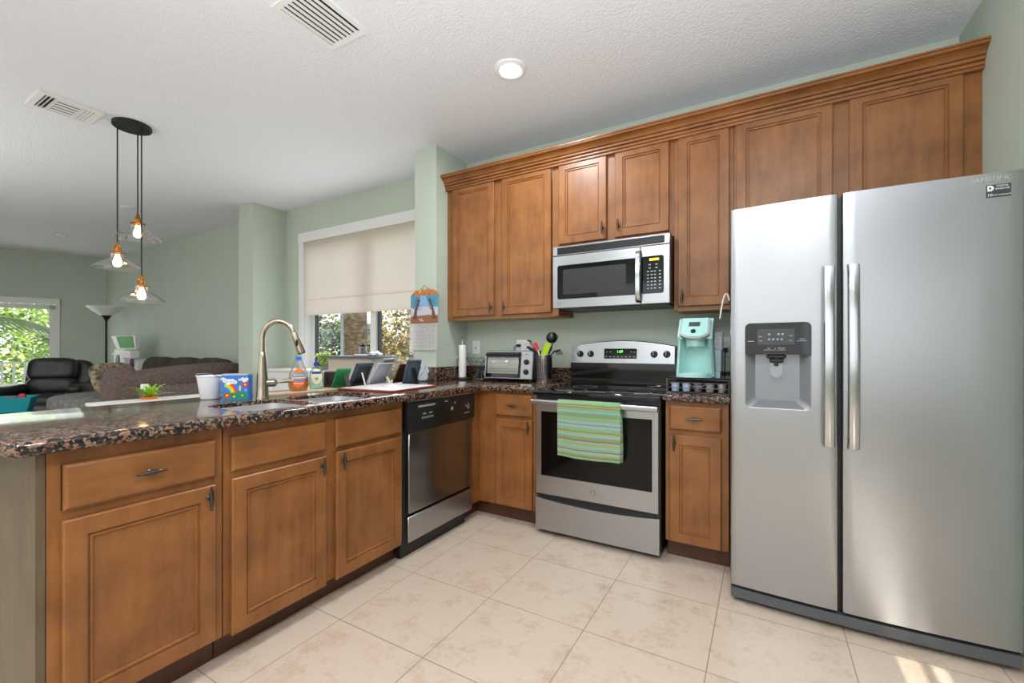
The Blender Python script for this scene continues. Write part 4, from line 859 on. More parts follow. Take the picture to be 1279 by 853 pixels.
# ---------------------------------------------------------------- corner counter things
ph = thing('paper_towel_holder', 'wire paper towel holder with side arm in the counter corner', 'paper towel holder', (-2.155, 2.915, T)); hx, hy = -2.155, 2.915
g = G(); g.lathe([(0, .002), (.076, .0), (.079, .004), (.076, .009), (.03, .013), (0, .014)], (hx, hy, T), 36); obj('base', g, M['iron'], ph)
g = G(); g.tube([(hx, hy, T + .012), (hx, hy, T + .315)], .004, 8); g.tube([(hx + .013 * cos(a) * .866 + .013 * .866 * 0, hy + .013 * cos(a) * .5, T + .325 + .016 * sin(a)) for a in [radians(250 - 25 * k) for k in range(11)]], .0024, 6); obj('pole', g, M['chrome'], ph)
e1 = Vector((.866, .5, 0)); g = G(); q0 = Vector((hx, hy, T)); g.tube([q0 - e1 * .066 + Vector((0, 0, .006)), q0 - e1 * .066 + Vector((0, 0, .15))] + [q0 - e1 * (.0385 + .0275 * cos(a)) + Vector((0, 0, .15 + .03 * sin(a))) for a in [radians(20 * k) for k in range(1, 8)]], .0026, 8); obj('side_arm', g, M['chrome'], ph)
pr_ = thing('paper_towel_roll', 'thin white paper towel roll on the wire holder', 'paper towel', (hx, hy, T + .0145)); g = G(); g.lathe([(.018, .0), (.031, .0), (.0315, .002), (.0315, .262), (.031, .264), (.018, .264), (.018, .0)], (hx, hy, T + .0145), 32); obj('roll', g, M['paper'], pr_); g = G(); g.lathe([(.0165, .001), (.018, .001), (.018, .263), (.0165, .263), (.0165, .001)], (hx, hy, T + .0145), 24); col('card', 176, 140, 100); obj('cardboard_core', g, M['card'], pr_)
cs = thing('wire_cake_stand', 'silver wire cake stand with looped basket rim beside the toaster oven', 'cake stand', (-1.99, 2.93, T)); sx_, sy_ = -1.985, 2.93
M['wire'] = mat('pewter_wire', srgb(116, 114, 112), .35, .8)
g = G(); g.lathe([(.082, .108), (.085, .110), (.085, .114), (.08, .116), (0, .116), (0, .113), (.08, .112), (.082, .108)], (sx_, sy_, T), 40); obj('plate', g, M['wire'], cs)
g = G()
for k in range(8):
    a = 2 * pi * k / 8; g.tube([(sx_ + r * cos(a), sy_ + r * sin(a), T + z) for r, z in ((.062, .006), (.048, .018), (.03, .045), (.02, .075), (.022, .11))], .0032, 6)
g.tube([(sx_ + .062 * cos(2 * pi * k / 24), sy_ + .062 * sin(2 * pi * k / 24), T + .004) for k in range(24)], .0038, 6, closed=True); obj('pedestal', g, M['wire'], cs)
g = G(); nl = 12
for k in range(nl):
    a0 = 2 * pi * k / nl; w = 2 * pi / nl * .95
    g.tube([(sx_ + (.084 + .036 * sin(pi * q / 12)) * cos(a0 + w * (q / 12 * 2 - 1)), sy_ + (.084 + .036 * sin(pi * q / 12)) * sin(a0 + w * (q / 12 * 2 - 1)), T + .113 + .062 * sin(pi * q / 12)) for q in range(13)], .002, 6)
g.tube([(sx_ + .1 * cos(2 * pi * k / 40), sy_ + .1 * sin(2 * pi * k / 40), T + .142) for k in range(40)], .0016, 6, closed=True)
obj('looped_rim', g, M['wire'], cs)

# toaster oven
to = thing('toaster_oven', 'compact stainless toaster oven with black sides and glass door in the corner', 'toaster oven', (-1.60, 2.9, T))
MTO = Matrix.Translation((-1.652, 2.90, T)) @ Matrix.Rotation(radians(1.5), 4, 'Z')
tw, td0, td1, tz0, tz1 = .203, -.115, .125, .022, .232
g = G(); g.prism([(td0 + .012, tz0), (td1, tz0), (td1, tz1 - .03), (td1 - .03, tz1), (td0 + .012 + (tz1 - tz0) * .12, tz1)], lambda a, b: (-tw + .004, a, b), lambda a, b: (tw - .004, a, b), MTO); col('ovenbody', 40, 46, 52, .35); obj('body', g, M['ovenbody'], to, ang=20)
def mT(a, b, d): return tuple(MTO @ Vector((a, td0 + .012 + (b - tz0) * .12 - d, b)))
g = G(); g.rings(-tw, tw, tz0 + .002, tz1, [(0, 0), (0, .008), (.004, .012)], mT); ff_ = obj('front_panel', g, M['steel'], to, ang=20)
g = G(); g.rings(-tw + .014, .105, tz0 + .012, tz1 - .010, [(0, .012), (0, .018), (.002, .020)], mT); dd = obj('glass_door', g, M['blackgl'], to, ang=20)
g = G(); g.rings(-tw + .03, .09, tz0 + .04, tz1 - .05, [(0, .0201), (.001, .0208)], mT); col('ovenwin', 150, 152, 140, .12); wn = obj('door_window', g, M['ovenwin'], dd)
g = G()
for z in (.085, .10): g.tube([mT(-tw + .034, z, .0215), mT(.086, z, .0215)], .0016, 6)
for x in [-.16 + .02 * k for k in range(13)]: g.tube([mT(x, .064, .0213), mT(x, .074, .0213)], .0012, 5)
obj('wire_rack', g, M['chrome'], wn)
g = G(); g.tube([mT(-tw + .018, tz1 - .028, .03), mT(.10, tz1 - .028, .03)], .0095, 12); obj('door_handle', g, M['black'], dd)
for z in (.15, .078):
    g = G(); g.tube([mT(.152, z, .012), mT(.152, z, .020), mT(.152, z, .026)], [.021, .020, .017], 20); kb = obj('knob', g, M['black'], to)
    g = G(); g.box(-.003, .003, -.004, .004, -.014, .014, M=MTO @ Matrix.Translation((.152, td0 + .012 + (z - tz0) * .12 - .028, z)) @ Matrix.Rotation(radians(35), 4, 'Y')); obj('grip', g, M['dkgrey'], kb)
g = G(); g.box(.138, .166, 0, .002, -.0035, .0035, M=MTO @ Matrix.Translation((0, td0 + .012 + (.205 - tz0) * .12 - .0135, .205))); obj('brand_plate', g, M['red'], ff_)
for x in (-.17, .17):
    for y in (td0 + .04, td1 - .03):
        g = G(); g.tube([tuple(MTO @ Vector((x, y, 0))), tuple(MTO @ Vector((x, y, tz0 + .001)))], [.010, .013], 12); obj('foot', g, M['black'], to)

# utensil holder
ux, uy = -1.372, 2.84
m = M['perf'] = mat('perforated_steel', srgb(200, 200, 202), .25, 1)
tc = N(m, 'ShaderNodeTexCoord'); sx = N(m, 'ShaderNodeSeparateXYZ'); L(m, tc.outputs['Object'], sx.inputs[0])
an = N(m, 'ShaderNodeMath', operation='ARCTAN2'); L(m, sx.outputs[1], an.inputs[0]); L(m, sx.outputs[0], an.inputs[1])
def cell(src, k, off=0):
    a = N(m, 'ShaderNodeMath', operation='MULTIPLY_ADD'); L(m, src, a.inputs[0]); a.inputs[1].default_value = k; a.inputs[2].default_value = 40.0 + off
    b = N(m, 'ShaderNodeMath', operation='FRACT'); L(m, a.outputs[0], b.inputs[0]); c_ = N(m, 'ShaderNodeMath', operation='SUBTRACT'); L(m, b.outputs[0], c_.inputs[0]); c_.inputs[1].default_value = .5
    d = N(m, 'ShaderNodeMath', operation='POWER'); L(m, c_.outputs[0], d.inputs[0]); d.inputs[1].default_value = 2; return d.outputs[0]
aa = N(m, 'ShaderNodeMath', operation='ADD'); L(m, cell(an.outputs[0], 26 / (2 * pi)), aa.inputs[0]); L(m, cell(sx.outputs[2], 75), aa.inputs[1])
lt = N(m, 'ShaderNodeMath', operation='LESS_THAN'); L(m, aa.outputs[0], lt.inputs[0]); lt.inputs[1].default_value = .09
z1_ = N(m, 'ShaderNodeMath', operation='LESS_THAN'); L(m, sx.outputs[2], z1_.inputs[0]); z1_.inputs[1].default_value = .178
z2_ = N(m, 'ShaderNodeMath', operation='GREATER_THAN'); L(m, sx.outputs[2], z2_.inputs[0]); z2_.inputs[1].default_value = .03
mu = N(m, 'ShaderNodeMath', operation='MULTIPLY'); L(m, lt.outputs[0], mu.inputs[0]); L(m, z1_.outputs[0], mu.inputs[1]); mu2 = N(m, 'ShaderNodeMath', operation='MULTIPLY'); L(m, mu.outputs[0], mu2.inputs[0]); L(m, z2_.outputs[0], mu2.inputs[1])
mc = N(m, 'ShaderNodeMix', data_type='RGBA'); L(m, mu2.outputs[0], mc.inputs[0]); mc.inputs[6].default_value = srgb(200, 200, 202); mc.inputs[7].default_value = (.01, .01, .01, 1); L(m, mc.outputs[2], P_(m).inputs['Base Color'])
g = G(); g.lathe([(0, .002), (.055, .002), (.057, 0), (.059, .003), (.059, .198), (.060, .200), (.059, .202), (.0565, .200), (.0565, .006), (0, .006)], (ux, uy, T), 48); uh = solo('utensil_holder', g, M['perf'], 'perforated steel cylinder holding cooking utensils beside the range', 'utensil holder', (ux, uy, T))
def stick(a, off, h, r=.005): return [(ux + off[0], uy + off[1], T + .02), (ux + a[0], uy + a[1], T + h)]
E2 = Vector((.866, .5, 0)); UC = Vector((ux, uy, T))
def U(a, d, z): return UC + E2 * a + Vector((-.5, .866, 0)) * d + Vector((0, 0, z))
ut = []
r_ = thing('ladle', 'black ladle standing tallest in the utensil holder', 'utensil', U(.0, .02, .01)); g = G(); g.tube([U(.01, .02, .008), U(.035, .02, .2), U(.062, .018, .285)], .0055, 8); obj('handle', g, M['black'], r_); g = G(); g.lathe([(0, -.036), (.02, -.032), (.036, -.016), (.042, .004), (.040, .004), (.034, -.014), (.018, -.028), (0, -.031)], M=Matrix.Translation(U(.055, -.02, .325)) @ Matrix.Rotation(radians(-70), 4, Vector((.866, .5, 0))) , seg=24); obj('bowl', g, M['black'], r_)
r_ = thing('spatula', 'lime green spatula leaning in the utensil holder', 'utensil', U(-.02, -.03, .01)); g = G(); g.tube([U(-.03, -.02, .008), U(-.012, -.03, .2)], .005, 8); obj('handle', g, M['whitepl'], r_)
g = G(); bl = [(-.018, 0), (.018, 0), (.024, .03), (.024, .095), (.018, .105), (-.012, .105), (-.02, .095)]; MU = Matrix.Translation(U(-.012, -.032, .195)) @ Matrix.Rotation(radians(30), 4, 'Z') @ Matrix.Rotation(radians(22), 4, 'Y') @ Matrix.Rotation(radians(8), 4, 'X'); g.prism(bl, lambda a, b: (a, -.003, b), lambda a, b: (a, .003, b), MU); obj('blade', g, M['lime'], r_)
r_ = thing('spoonula', 'red tipped silicone spatula in the utensil holder', 'utensil', U(-.03, .0, .01)); g = G(); g.tube([U(-.01, .005, .008), U(-.035, .0, .2), U(-.045, 0, .24)], .0045, 8); obj('handle', g, M['whitepl'], r_); g = G(); MU = Matrix.Translation(U(-.044, 0, .232)) @ Matrix.Rotation(radians(30), 4, 'Z') @ Matrix.Rotation(radians(-22), 4, 'Y'); g.prism([(-.008, 0), (.01, 0), (.016, .03), (.014, .062), (-.006, .066), (-.014, .055)], lambda a, b: (a, -.004, b), lambda a, b: (a, .004, b), MU); obj('blade', g, M['red'], r_)
r_ = thing('tongs', 'steel tongs with black tip leaning left in the utensil holder', 'utensil', U(-.03, .03, .01)); g = G(); g.tube([U(-.01, .03, .008), U(-.040, .02, .19), U(-.105, .01, .30)], .004, 8); g.tube([U(.0, .035, .008), U(-.034, .03, .19), U(-.098, .02, .305)], .004, 8); obj('arms', g, M['chrome'], r_); g = G(); g.soft(U(-.108, .012, .305), (.032, .016, .012), .7, (0, radians(20), radians(30))); obj('tip', g, M['black'], r_)
r_ = thing('slotted_spoon', 'black slotted spoon drooping left out of the utensil holder', 'utensil', U(-.04, -.01, .01)); g = G(); g.tube([U(-.03, -.01, .008), U(-.036, -.012, .19), U(-.075, -.02, .23)], .0055, 8); obj('handle', g, M['black'], r_); g = G(); g.soft(U(-.098, -.02, .246), (.07, .04, .016), .8, (radians(20), radians(30), radians(30))); obj('bowl', g, M['black'], r_)
r_ = thing('cooking_fork', 'black pronged pasta server pointing right out of the utensil holder', 'utensil', U(.03, -.01, .01)); g = G(); g.tube([U(.026, -.012, .008), U(.044, -.018, .2), U(.07, -.02, .225)], .0055, 8); obj('handle', g, M['black'], r_); g = G(); g.soft(U(.09, -.02, .232), (.06, .035, .016), .8, (0, radians(-15), radians(30)))
for k in range(4): g.tube([U(.085 + k * .012, -.03, .228), U(.09 + k * .012, -.038, .212), U(.088 + k * .012, -.036, .200)], [.004, .0035, .002], 6)
obj('head', g, M['black'], r_)
r_ = thing('turner', 'black solid turner standing behind the lime green spatula', 'utensil', U(.02, .02, .01)); g = G(); g.tube([U(.012, -.004, .008), U(.018, -.004, .22)], .005, 8); obj('handle', g, M['black'], r_); g = G(); MU = Matrix.Translation(U(.018, -.006, .215)) @ Matrix.Rotation(radians(30), 4, 'Z') @ Matrix.Rotation(radians(8), 4, 'Y'); g.prism([(-.02, 0), (.02, 0), (.034, .03), (.034, .055), (-.03, .055), (-.03, .03)], lambda a, b: (a, -.002, b), lambda a, b: (a, .002, b), MU); obj('blade', g, M['black'], r_)

# ---------------------------------------------------------------- pod drawer and coffee maker
pdr = thing('pod_drawer', 'black wire coffee pod drawer with glass top under the mint coffee maker', 'pod drawer', (-.32, 2.75, T)); D0, D1, DY0, DY1, DZ = -.478, -.154, 2.565, 2.93, T + .088
g = G(); g.box(D0, D1, DY0, DY1, DZ - .006, DZ, .002); obj('glass_top', g, M['blackgl'], pdr)
g = G(); wz = [T + .004, DZ - .009]
for z in wz: g.tube([(D0 + .004, DY0 + .004, z), (D1 - .004, DY0 + .004, z), (D1 - .004, DY1 - .004, z), (D0 + .004, DY1 - .004, z)], .0035, 8, closed=True)
for x in (D0 + .004, D1 - .004):
    for y in (DY0 + .004, DY1 - .004): g.tube([(x, y, T), (x, y, DZ - .006)], .0035, 8)
obj('wire_frame', g, M['wire'], pdr)
g = G(); g.box(D0 + .01, D1 - .01, DY0 + .012, DY1 - .01, T + .006, T + .009)
for x, y0_, y1_ in ((D0 + .01, DY0 + .01, DY1 - .01), (D1 - .012, DY0 + .01, DY1 - .01)): g.box(x, x + .002, y0_, y1_, T + .009, T + .05)
g.box(D0 + .01, D1 - .01, DY1 - .014, DY1 - .011, T + .006, T + .07); dwr = obj('drawer', g, M['black'], pdr)
g = G(); g.tube([(D0 + .012, DY0 + .012, T + .03), (D1 - .012, DY0 + .012, T + .03)], .002, 6); g.tube([(D0 + .012, DY0 + .012, T + .058), (D1 - .012, DY0 + .012, T + .058)], .002, 6); g.tube([(-.36, DY0 + .01, T + .058), (-.345, DY0 - .004, T + .042), (-.285, DY0 - .004, T + .042), (-.27, DY0 + .01, T + .058)], .0022, 6); obj('front_rail', g, M['wire'], dwr)
col('podblue', 176, 196, 222); col('podgrey', 150, 150, 152)
pods = []
lab = ['pale blue coffee pod at the left end of the pod drawer', 'blue grey coffee pod second from left in the pod drawer', 'dark grey coffee pod in the middle of the pod drawer', 'light grey coffee pod second from right in the pod drawer', 'silver coffee pod at the right end of the pod drawer']
for k in range(5):
    x = D0 + .042 + k * .060; y = DY0 + .045; m_ = [M['podblue'], M['podblue'], M['grey'], M['podgrey'], M['silverpl']][k]
    p = thing('coffee_pod', lab[k], 'coffee pod', (x, y, T + .0095), 'coffee pods in the front row of the drawer')
    g = G(); g.lathe([(0, .0), (.0185, .0), (.019, .002), (.0235, .042), (.0235, .046), (0, .046)], (x, y, T + .0095), 20); obj('cup', g, m_, p); g = G(); g.lathe([(.0255, .0462), (.0255, .0475), (0, .048)], (x, y, T + .0095), 20); obj('lid', g, M['silverpl'], p)
KZ = DZ + .0003; kx, ky = -.334, 2.70; cm_ = thing('coffee_maker', 'mint green single serve coffee maker standing on the pod drawer', 'coffee maker', (kx, ky, KZ))
# body: tapering shell with an open cup bay in front
def shell(z, sc): # outline (x, y) at height
    return [(kx + x * sc, ky + y) for x, y in ((-.094, -.075), (-.080, -.086), (-.060, -.02), (-.03, .0), (.03, .0), (.060, -.02), (.080, -.086), (.094, -.075), (.096, .06), (.075, .11), (-.075, .11), (-.096, .06))]
t = bmesh.new(); Ls = [[t.verts.new((x, y, z)) for x, y in shell(z, s_)] for z, s_ in ((KZ + .004, 1.06), (KZ + .10, 1.01), (KZ + .23, .92), (KZ + .235, .92))]
for A, B in zip(Ls, Ls[1:]):
    for k in range(len(A)): t.faces.new((A[k], A[(k + 1) % len(A)], B[(k + 1) % len(A)], B[k]))
t.faces.new(Ls[0][::-1]); t.faces.new(Ls[-1]); bmesh.ops.recalc_face_normals(t, faces=t.faces[:]); g = G(); g.add(t); obj('body', g, M['mint'], cm_, ang=50)
g = G(); g.prism([(-.098 + kx, ky - .078)] + [(kx + .095 * cos(radians(200 + 140 * k / 12)), ky - .055 + .075 * sin(radians(200 + 140 * k / 12))) for k in range(13)] + [(kx + .098, ky - .02), (kx + .098, ky + .1), (kx - .098, ky + .1)], lambda a, b: (a, b, KZ), lambda a, b: (a, b, KZ + .022)); dt = obj('drip_tray', g, M['mint'], cm_, ang=50)
g = G(); g.lathe([(0, .0222), (.06, .0222), (.062, .0245), (.066, .0245), (.068, .022)], (kx, ky - .055, KZ), 30); obj('drip_grid', g, M['mintd'], dt)
g = G(); g.prism([(ky - .088, .213), (ky - .092, .228), (ky - .02, .322), (ky + .0, .332), (ky + .085, .332), (ky + .108, .31), (ky + .108, .213)], lambda a, b: (kx - .090, a, KZ + b), lambda a, b: (kx + .090, a, KZ + b)); obj('brew_head', g, M['mint'], cm_, ang=50)
g = G(); g.lathe([(.044, .170), (.050, .172), (.051, .216), (0, .216), (0, .170), (.044, .170)], (kx, ky - .05, KZ), 28); obj('spout', g, M['mintd'], cm_)
ML_ = Matrix.Translation((kx, ky - .106, KZ + .226)) @ Matrix.Rotation(radians(-37), 4, 'X')
def lidp(w0, w1, h): return [(-w1, h), (-w0, .012), (-w0 * .72, -.008), (-w0 * .4, -.016), (w0 * .4, -.016), (w0 * .72, -.008), (w0, .012), (w1, h)]
g = G(); g.prism(lidp(.078, .074, .125), lambda a, b: (a, .01, b), lambda a, b: (a, -.010, b), ML_); ld = obj('lid_trim', g, M['silverpl'], cm_, ang=30)
g = G(); g.prism([(a * .87, b * .93 + .006) for a, b in lidp(.078, .076, .125)], lambda a, b: (a, -.0095, b), lambda a, b: (a, -.014, b), ML_); lp_ = obj('lid_panel', g, M['mint'], cm_, ang=30)
g = G(); g.box(-.032, .026, -.0155, -.0138, .062, .092, M=ML_); obj('display', g, M['dkgrey'], lp_)
g = G(); g.tube([tuple(ML_ @ Vector((-.006, -.0138, .026))), tuple(ML_ @ Vector((-.006, -.018, .026)))], .0135, seg=18); obj('brew_button', g, M['black'], lp_)
g = G(); g.prism([(ky - .02, .03), (ky + .10, .03), (ky + .115, .255), (ky - .02, .25)], lambda a, b: (kx + .094, a, KZ + b), lambda a, b: (kx + .128 + b * .02, a, KZ + b)); obj('water_tank', g, M['smoke'], cm_, ang=30)
g = G(); g.prism([(ky - .015, .0), (ky + .095, .0), (ky + .10, .15), (ky - .015, .15)], lambda a, b: (kx + .0965, a, KZ + b), lambda a, b: (kx + .122 + b * .02, a, KZ + b)); obj('tank_holder', g, M['mint'], cm_, ang=30)

# ---------------------------------------------------------------- ceiling fixtures
def can_light(x, y, label):
    o = thing('recessed_light', label, 'ceiling light', (x, y, CEIL - .02))
    g = G(); g.lathe([(.062, CEIL - .012), (.074, CEIL - .016), (.092, CEIL - .008), (.094, CEIL - .0005), (.06, CEIL - .0005), (.062, CEIL - .012)], (x, y, 0), 40); obj('trim_ring', g, M['white'], o)
    g = G(); g.lathe([(0, CEIL - .011), (.0625, CEIL - .011), (.0625, CEIL - .0035), (0, CEIL - .0035)], (x, y, 0), 32); obj('lens', g, M['canlens'], o)
    light('can_or_fill_lamp', 'AREA', (x, y, CEIL - .02), CAN_W, (.92, .96, 1), aim=(0, 0, -1), shape='DISK', size=.13)
CAN_W = 13
can_light(-1.261, 2.167, 'lit round recessed ceiling light near the wall cabinets')
for x, y in ((.1, .6), (-1.26, -.3), (.1, -1.0), (-1.3, -1.4), (-3.2, -.9), (-5.6, -.6), (-7.6, -.6)):
    light('can_or_fill_lamp', 'AREA', (x, y, CEIL - .02), CAN_W * (.55 if x < -4 else 1), (.92, .96, 1), aim=(0, 0, -1), shape='DISK', size=.13)  # lamps added out of view to fill the room, no fixtures built
v1 = thing('ceiling_vent', 'large white ceiling vent with long dark slots, nearest the top edge', 'ceiling vent', (-1.865, 1.38, CEIL - .01))
vx0, vx1, vy0, vy1 = -2.003, -1.729, 1.205, 1.548; zc = CEIL
g = G(); 
for a in ((vx0, vx0 + .028, vy0, vy1), (vx1 - .028, vx1, vy0, vy1), (vx0 + .028, vx1 - .028, vy0, vy0 + .03), (vx0 + .028, vx1 - .028, vy1 - .03, vy1)): g.box(*a, zc - .010, zc - .0005)
obj('frame', g, M['white'], v1)
g = G(); g.box(vx0 + .02, vx1 - .02, vy0 + .02, vy1 - .02, zc - .0015, zc - .0006); obj('duct_opening', g, M['black'], v1)
for k in range(7):
    x = vx0 + .045 + k * .0295; g = G(); g.box(-.0095, .0095, vy0 + .03, vy1 - .03, -.0012, .0012, M=Matrix.Translation((x, 0, zc - .0085)) @ Matrix.Rotation(radians(4), 4, 'Y')); obj('slat', g, M['white'], v1)
v2 = thing('ceiling_vent', 'smaller square white ceiling vent beside the pendant light canopy', 'ceiling vent', (-4.02, 1.04, CEIL - .01)); vx0, vx1, vy0, vy1 = -4.175, -3.885, .875, 1.19
g = G()
for a in ((vx0, vx0 + .03, vy0, vy1), (vx1 - .03, vx1, vy0, vy1), (vx0 + .03, vx1 - .03, vy0, vy0 + .034), (vx0 + .03, vx1 - .03, vy1 - .034, vy1), (vx0 + .03, vx1 - .03, .965, .972), (vx0 + .03, vx1 - .03, 1.085, 1.092)): g.box(*a, zc - .012, zc - .0005)
obj('frame', g, M['white'], v2)
g = G(); g.box(vx0 + .025, vx1 - .025, vy0 + .025, vy1 - .025, zc - .0015, zc - .0006); obj('duct_opening', g, M['black'], v2)
for k in range(3):
    g = G(); g.box(vx0 + .03, vx1 - .03, -.009, .009, -.001, .001, M=Matrix.Translation((0, .922 + k * .0195, zc - .009)) @ Matrix.Rotation(radians(40), 4, 'X')); obj('slat', g, M['white'], v2)
for k in range(5):
    g = G(); g.box(-.018, .018, .972, 1.085, -.001, .001, M=Matrix.Translation((vx0 + .053 + k * .046, 0, zc - .009)) @ Matrix.Rotation(radians(4), 4, 'Y')); obj('slat', g, M['white'], v2)
for k in range(4):
    g = G(); g.box(vx0 + .03, vx1 - .03, -.0075, .0075, -.001, .001, M=Matrix.Translation((0, 1.102 + k * .0175, zc - .009)) @ Matrix.Rotation(radians(4), 4, 'X')); obj('slat', g, M['white'], v2)
for x, y, lb in ((-8.608, 2.165, 'small flush white ceiling disc farther into the living room'), (-6.26, 2.11, 'small flush white ceiling disc behind the pendant cords')):
    g = G(); g.lathe([(0, CEIL - .012), (.05, CEIL - .012), (.062, CEIL - .006), (.064, CEIL - .0005), (0, CEIL - .0005)], (x, y, 0), 28); solo('ceiling_disc', g, M['white'], lb, 'ceiling fixture', (x, y, CEIL - .012))
# pendant fixture
pf = thing('pendant_light', 'black ceiling canopy with three clear glass pendant lamps on black cords', 'pendant light', (-3.93, 1.36, CEIL))
g = G(); g.lathe([(0, CEIL - .026), (.108, CEIL - .026), (.112, CEIL - .022), (.112, CEIL - .003), (.108, CEIL - .0005), (0, CEIL - .0005)], (-3.93, 1.35, 0), 48); obj('canopy', g, M['iron'], pf)
for (x, y), zr in (((-4.0, 1.29), 1.735), ((-3.98, 1.40), 1.965), ((-3.875, 1.385), 1.502)):
    g = G(); g.tube([(x, y, CEIL - .026), (x, y, zr + .185)], .0045, 8); cd = obj('cord', g, M['iron'], pf)
    g = G(); g.lathe([(.008, .185), (.011, .18), (.011, .165), (.020, .158), (.022, .150), (.022, .122), (.027, .120), (.045, .117), (.046, .112), (.024, .112), (.018, .100), (0, .10)], (x, y, zr), 24); obj('socket', g, M['bronze'], cd)
    g = G(); g.lathe([(.034, .118), (.037, .112), (.036, .082), (.040, .074), (.062, .058), (.095, .038), (.120, .016), (.132, .0), (.136, .002), (.124, .019), (.097, .041), (.064, .061), (.043, .077), (.0385, .085), (.0395, .112), (.036, .120), (.034, .118)], (x, y, zr), 48); obj('glass_shade', g, M['shade_glass'], cd)
    g = G(); g.lathe([(0, .012), (.012, .014), (.022, .024), (.026, .040), (.024, .058), (.016, .080), (.012, .095), (.012, .1), (0, .1)], (x, y, zr), 20); obj('bulb', g, M['bulb'], cd)

# ---------------------------------------------------------------- living room
def fabric(name, a, b, ns=40, rough=.95, bs=.15): M[name] = noisy(name, [(.35, srgb(*a)), (.65, srgb(*b))], ns=ns, rough=rough, bs=bs, bd=.004); return M[name]
fabric('sofa_brown', (92, 76, 72), (112, 94, 88)); fabric('sofa_back', (104, 90, 86), (126, 112, 106)); fabric('seat_grey', (98, 96, 92), (128, 126, 120), 20); fabric('dark_cushion', (56, 46, 38), (78, 66, 56), 12)
fabric('pattern_pillow', (70, 58, 46), (160, 142, 116), 22)
m = M['leather'] = noisy('black_leather', [(.4, srgb(30, 31, 29)), (.6, srgb(44, 45, 42))], ns=14, rough=.34, bs=.25, bd=.01)
sf = thing('sofa', 'brown plush corner sofa with rolled back and dark wall side cushions', 'sofa', (-5.9, 2.3, 0))
def rollfn(q): return Vector((q.x, q.y, q.z + .05 * (q.y / .6) + .03 * (abs(q.y) / .6) ** 4))
g = G(); g.soft((-5.50, 2.32, .865), (.30, 1.18, .24), .75, fn=rollfn, e2=.45); obj('back_roll', g, M['sofa_brown'], sf)
g = G(); g.soft((-5.52, 1.80, .56), (.32, .26, .84), .55); obj('arm', g, M['sofa_brown'], sf)
g = G(); g.soft((-5.47, 2.36, .44), (.22, 1.0, .78), .25); obj('back_panel', g, M['sofa_back'], sf)
g = G(); g.soft((-6.18, 2.25, .30), (1.22, 1.25, .60), .22); obj('base', g, M['sofa_brown'], sf)
g = G(); g.soft((-6.2, 2.05, .56), (1.28, 1.05, .24), .45); obj('seat_cushion', g, M['seat_grey'], sf)
g = G()
for k in range(4): g.box(-6.9 + k * .4, -6.85 + k * .4, 1.8, 1.85, 0, .04); g.box(-6.9 + k * .4, -6.85 + k * .4, 2.7, 2.75, 0, .04)
obj('feet', g, M['black'], sf)
g = G(); g.soft((-5.88, 1.88, .845), (.38, .40, .15), .75, (radians(0), radians(58), radians(10)), e2=.5); solo('throw_pillow', g, M['pattern_pillow'], 'brown leaf patterned throw pillow leaning on the near end of the sofa', 'pillow', (-5.93, 1.98, .62))
s2 = sf
g = G(); g.box(-7.75, -5.7, 2.72, 3.08, .05, .62, .03, 2); obj('wall_section', g, M['dark_cushion'], s2)
for x, w_ in ((-7.35, .85), (-6.62, .7), (-5.98, .62)):
    g = G(); g.soft((x, 2.86, .83), (w_, .28, .44), .55, (radians(-10), 0, 0)); obj('back_cushion', g, M['dark_cushion'], s2)
# recliner, local frame turned toward the camera
RL = Vector((-8.85, 2.12, 0)); MR = Matrix.Translation(RL) @ Matrix.Rotation(radians(58), 4, 'Z')
rc = thing('recliner', 'black leather recliner armchair by the balcony door', 'armchair', RL)
def rs_(name, c, size, e, rx=0, e2=None): 
    g = G(); g.soft((0, 0, 0), size, e, (radians(rx), 0, 0), e2=e2); bmesh.ops.transform(g.bm, matrix=MR @ Matrix.Translation(c), verts=g.bm.verts[:]); return obj(name, g, M['leather'], rc)
rs_('back_frame', (0, .30, .60), (.74, .22, .80), .35, -10); rs_('head_cushion', (-.03, .17, .86), (.54, .26, .34), .5, -12); rs_('lumbar_cushion', (-.03, .12, .63), (.54, .24, .26), .6, -8)
for s_ in (-1, 1):
    rs_('arm', (.38 * s_, -.10, .30), (.24, .80, .60), .35); rs_('arm_pad', (.38 * s_, -.14, .60), (.25, .74, .16), .7)
rs_('seat_cushion', (0, -.15, .44), (.54, .62, .20), .5)
for k in range(3): rs_('footrest_roll', (0, -.45, .36 - .11 * k), (.54, .12, .11), .5)
g = G(); g.box(-.36, .36, -.35, .35, 0, .1, M=MR); obj('base', g, M['black'], rc)
# torchiere
tl = thing('floor_lamp', 'black torchiere floor lamp with white bowl shade in the living room corner', 'floor lamp', (-9.113, 2.798, 0)); lx, ly = -9.113, 2.798
g = G(); g.lathe([(0, 0), (.14, 0), (.145, .012), (.05, .03), (.016, .045), (0, .045)], (lx, ly, 0)); obj('base', g, M['black'], tl)
g = G(); g.tube([(lx, ly, .04), (lx, ly, 1.62)], .016, 12); g.lathe([(.016, 1.60), (.02, 1.62), (.075, 1.70), (.07, 1.70), (.0, 1.66)], (lx, ly, 0)); obj('pole', g, M['black'], tl)
g = G(); g.lathe([(.062, 1.695), (.10, 1.725), (.16, 1.775), (.232, 1.838), (.238, 1.838), (.236, 1.83), (.165, 1.768), (.10, 1.715), (.064, 1.69)], (lx, ly, 0), 40); obj('lamp_shade', g, M['white'], tl)
g = G(); g.tube([(lx + .01, ly - .01, 1.30), (lx + .05, ly - .02, 1.30)], .008, 8); obj('switch', g, M['black'], tl)
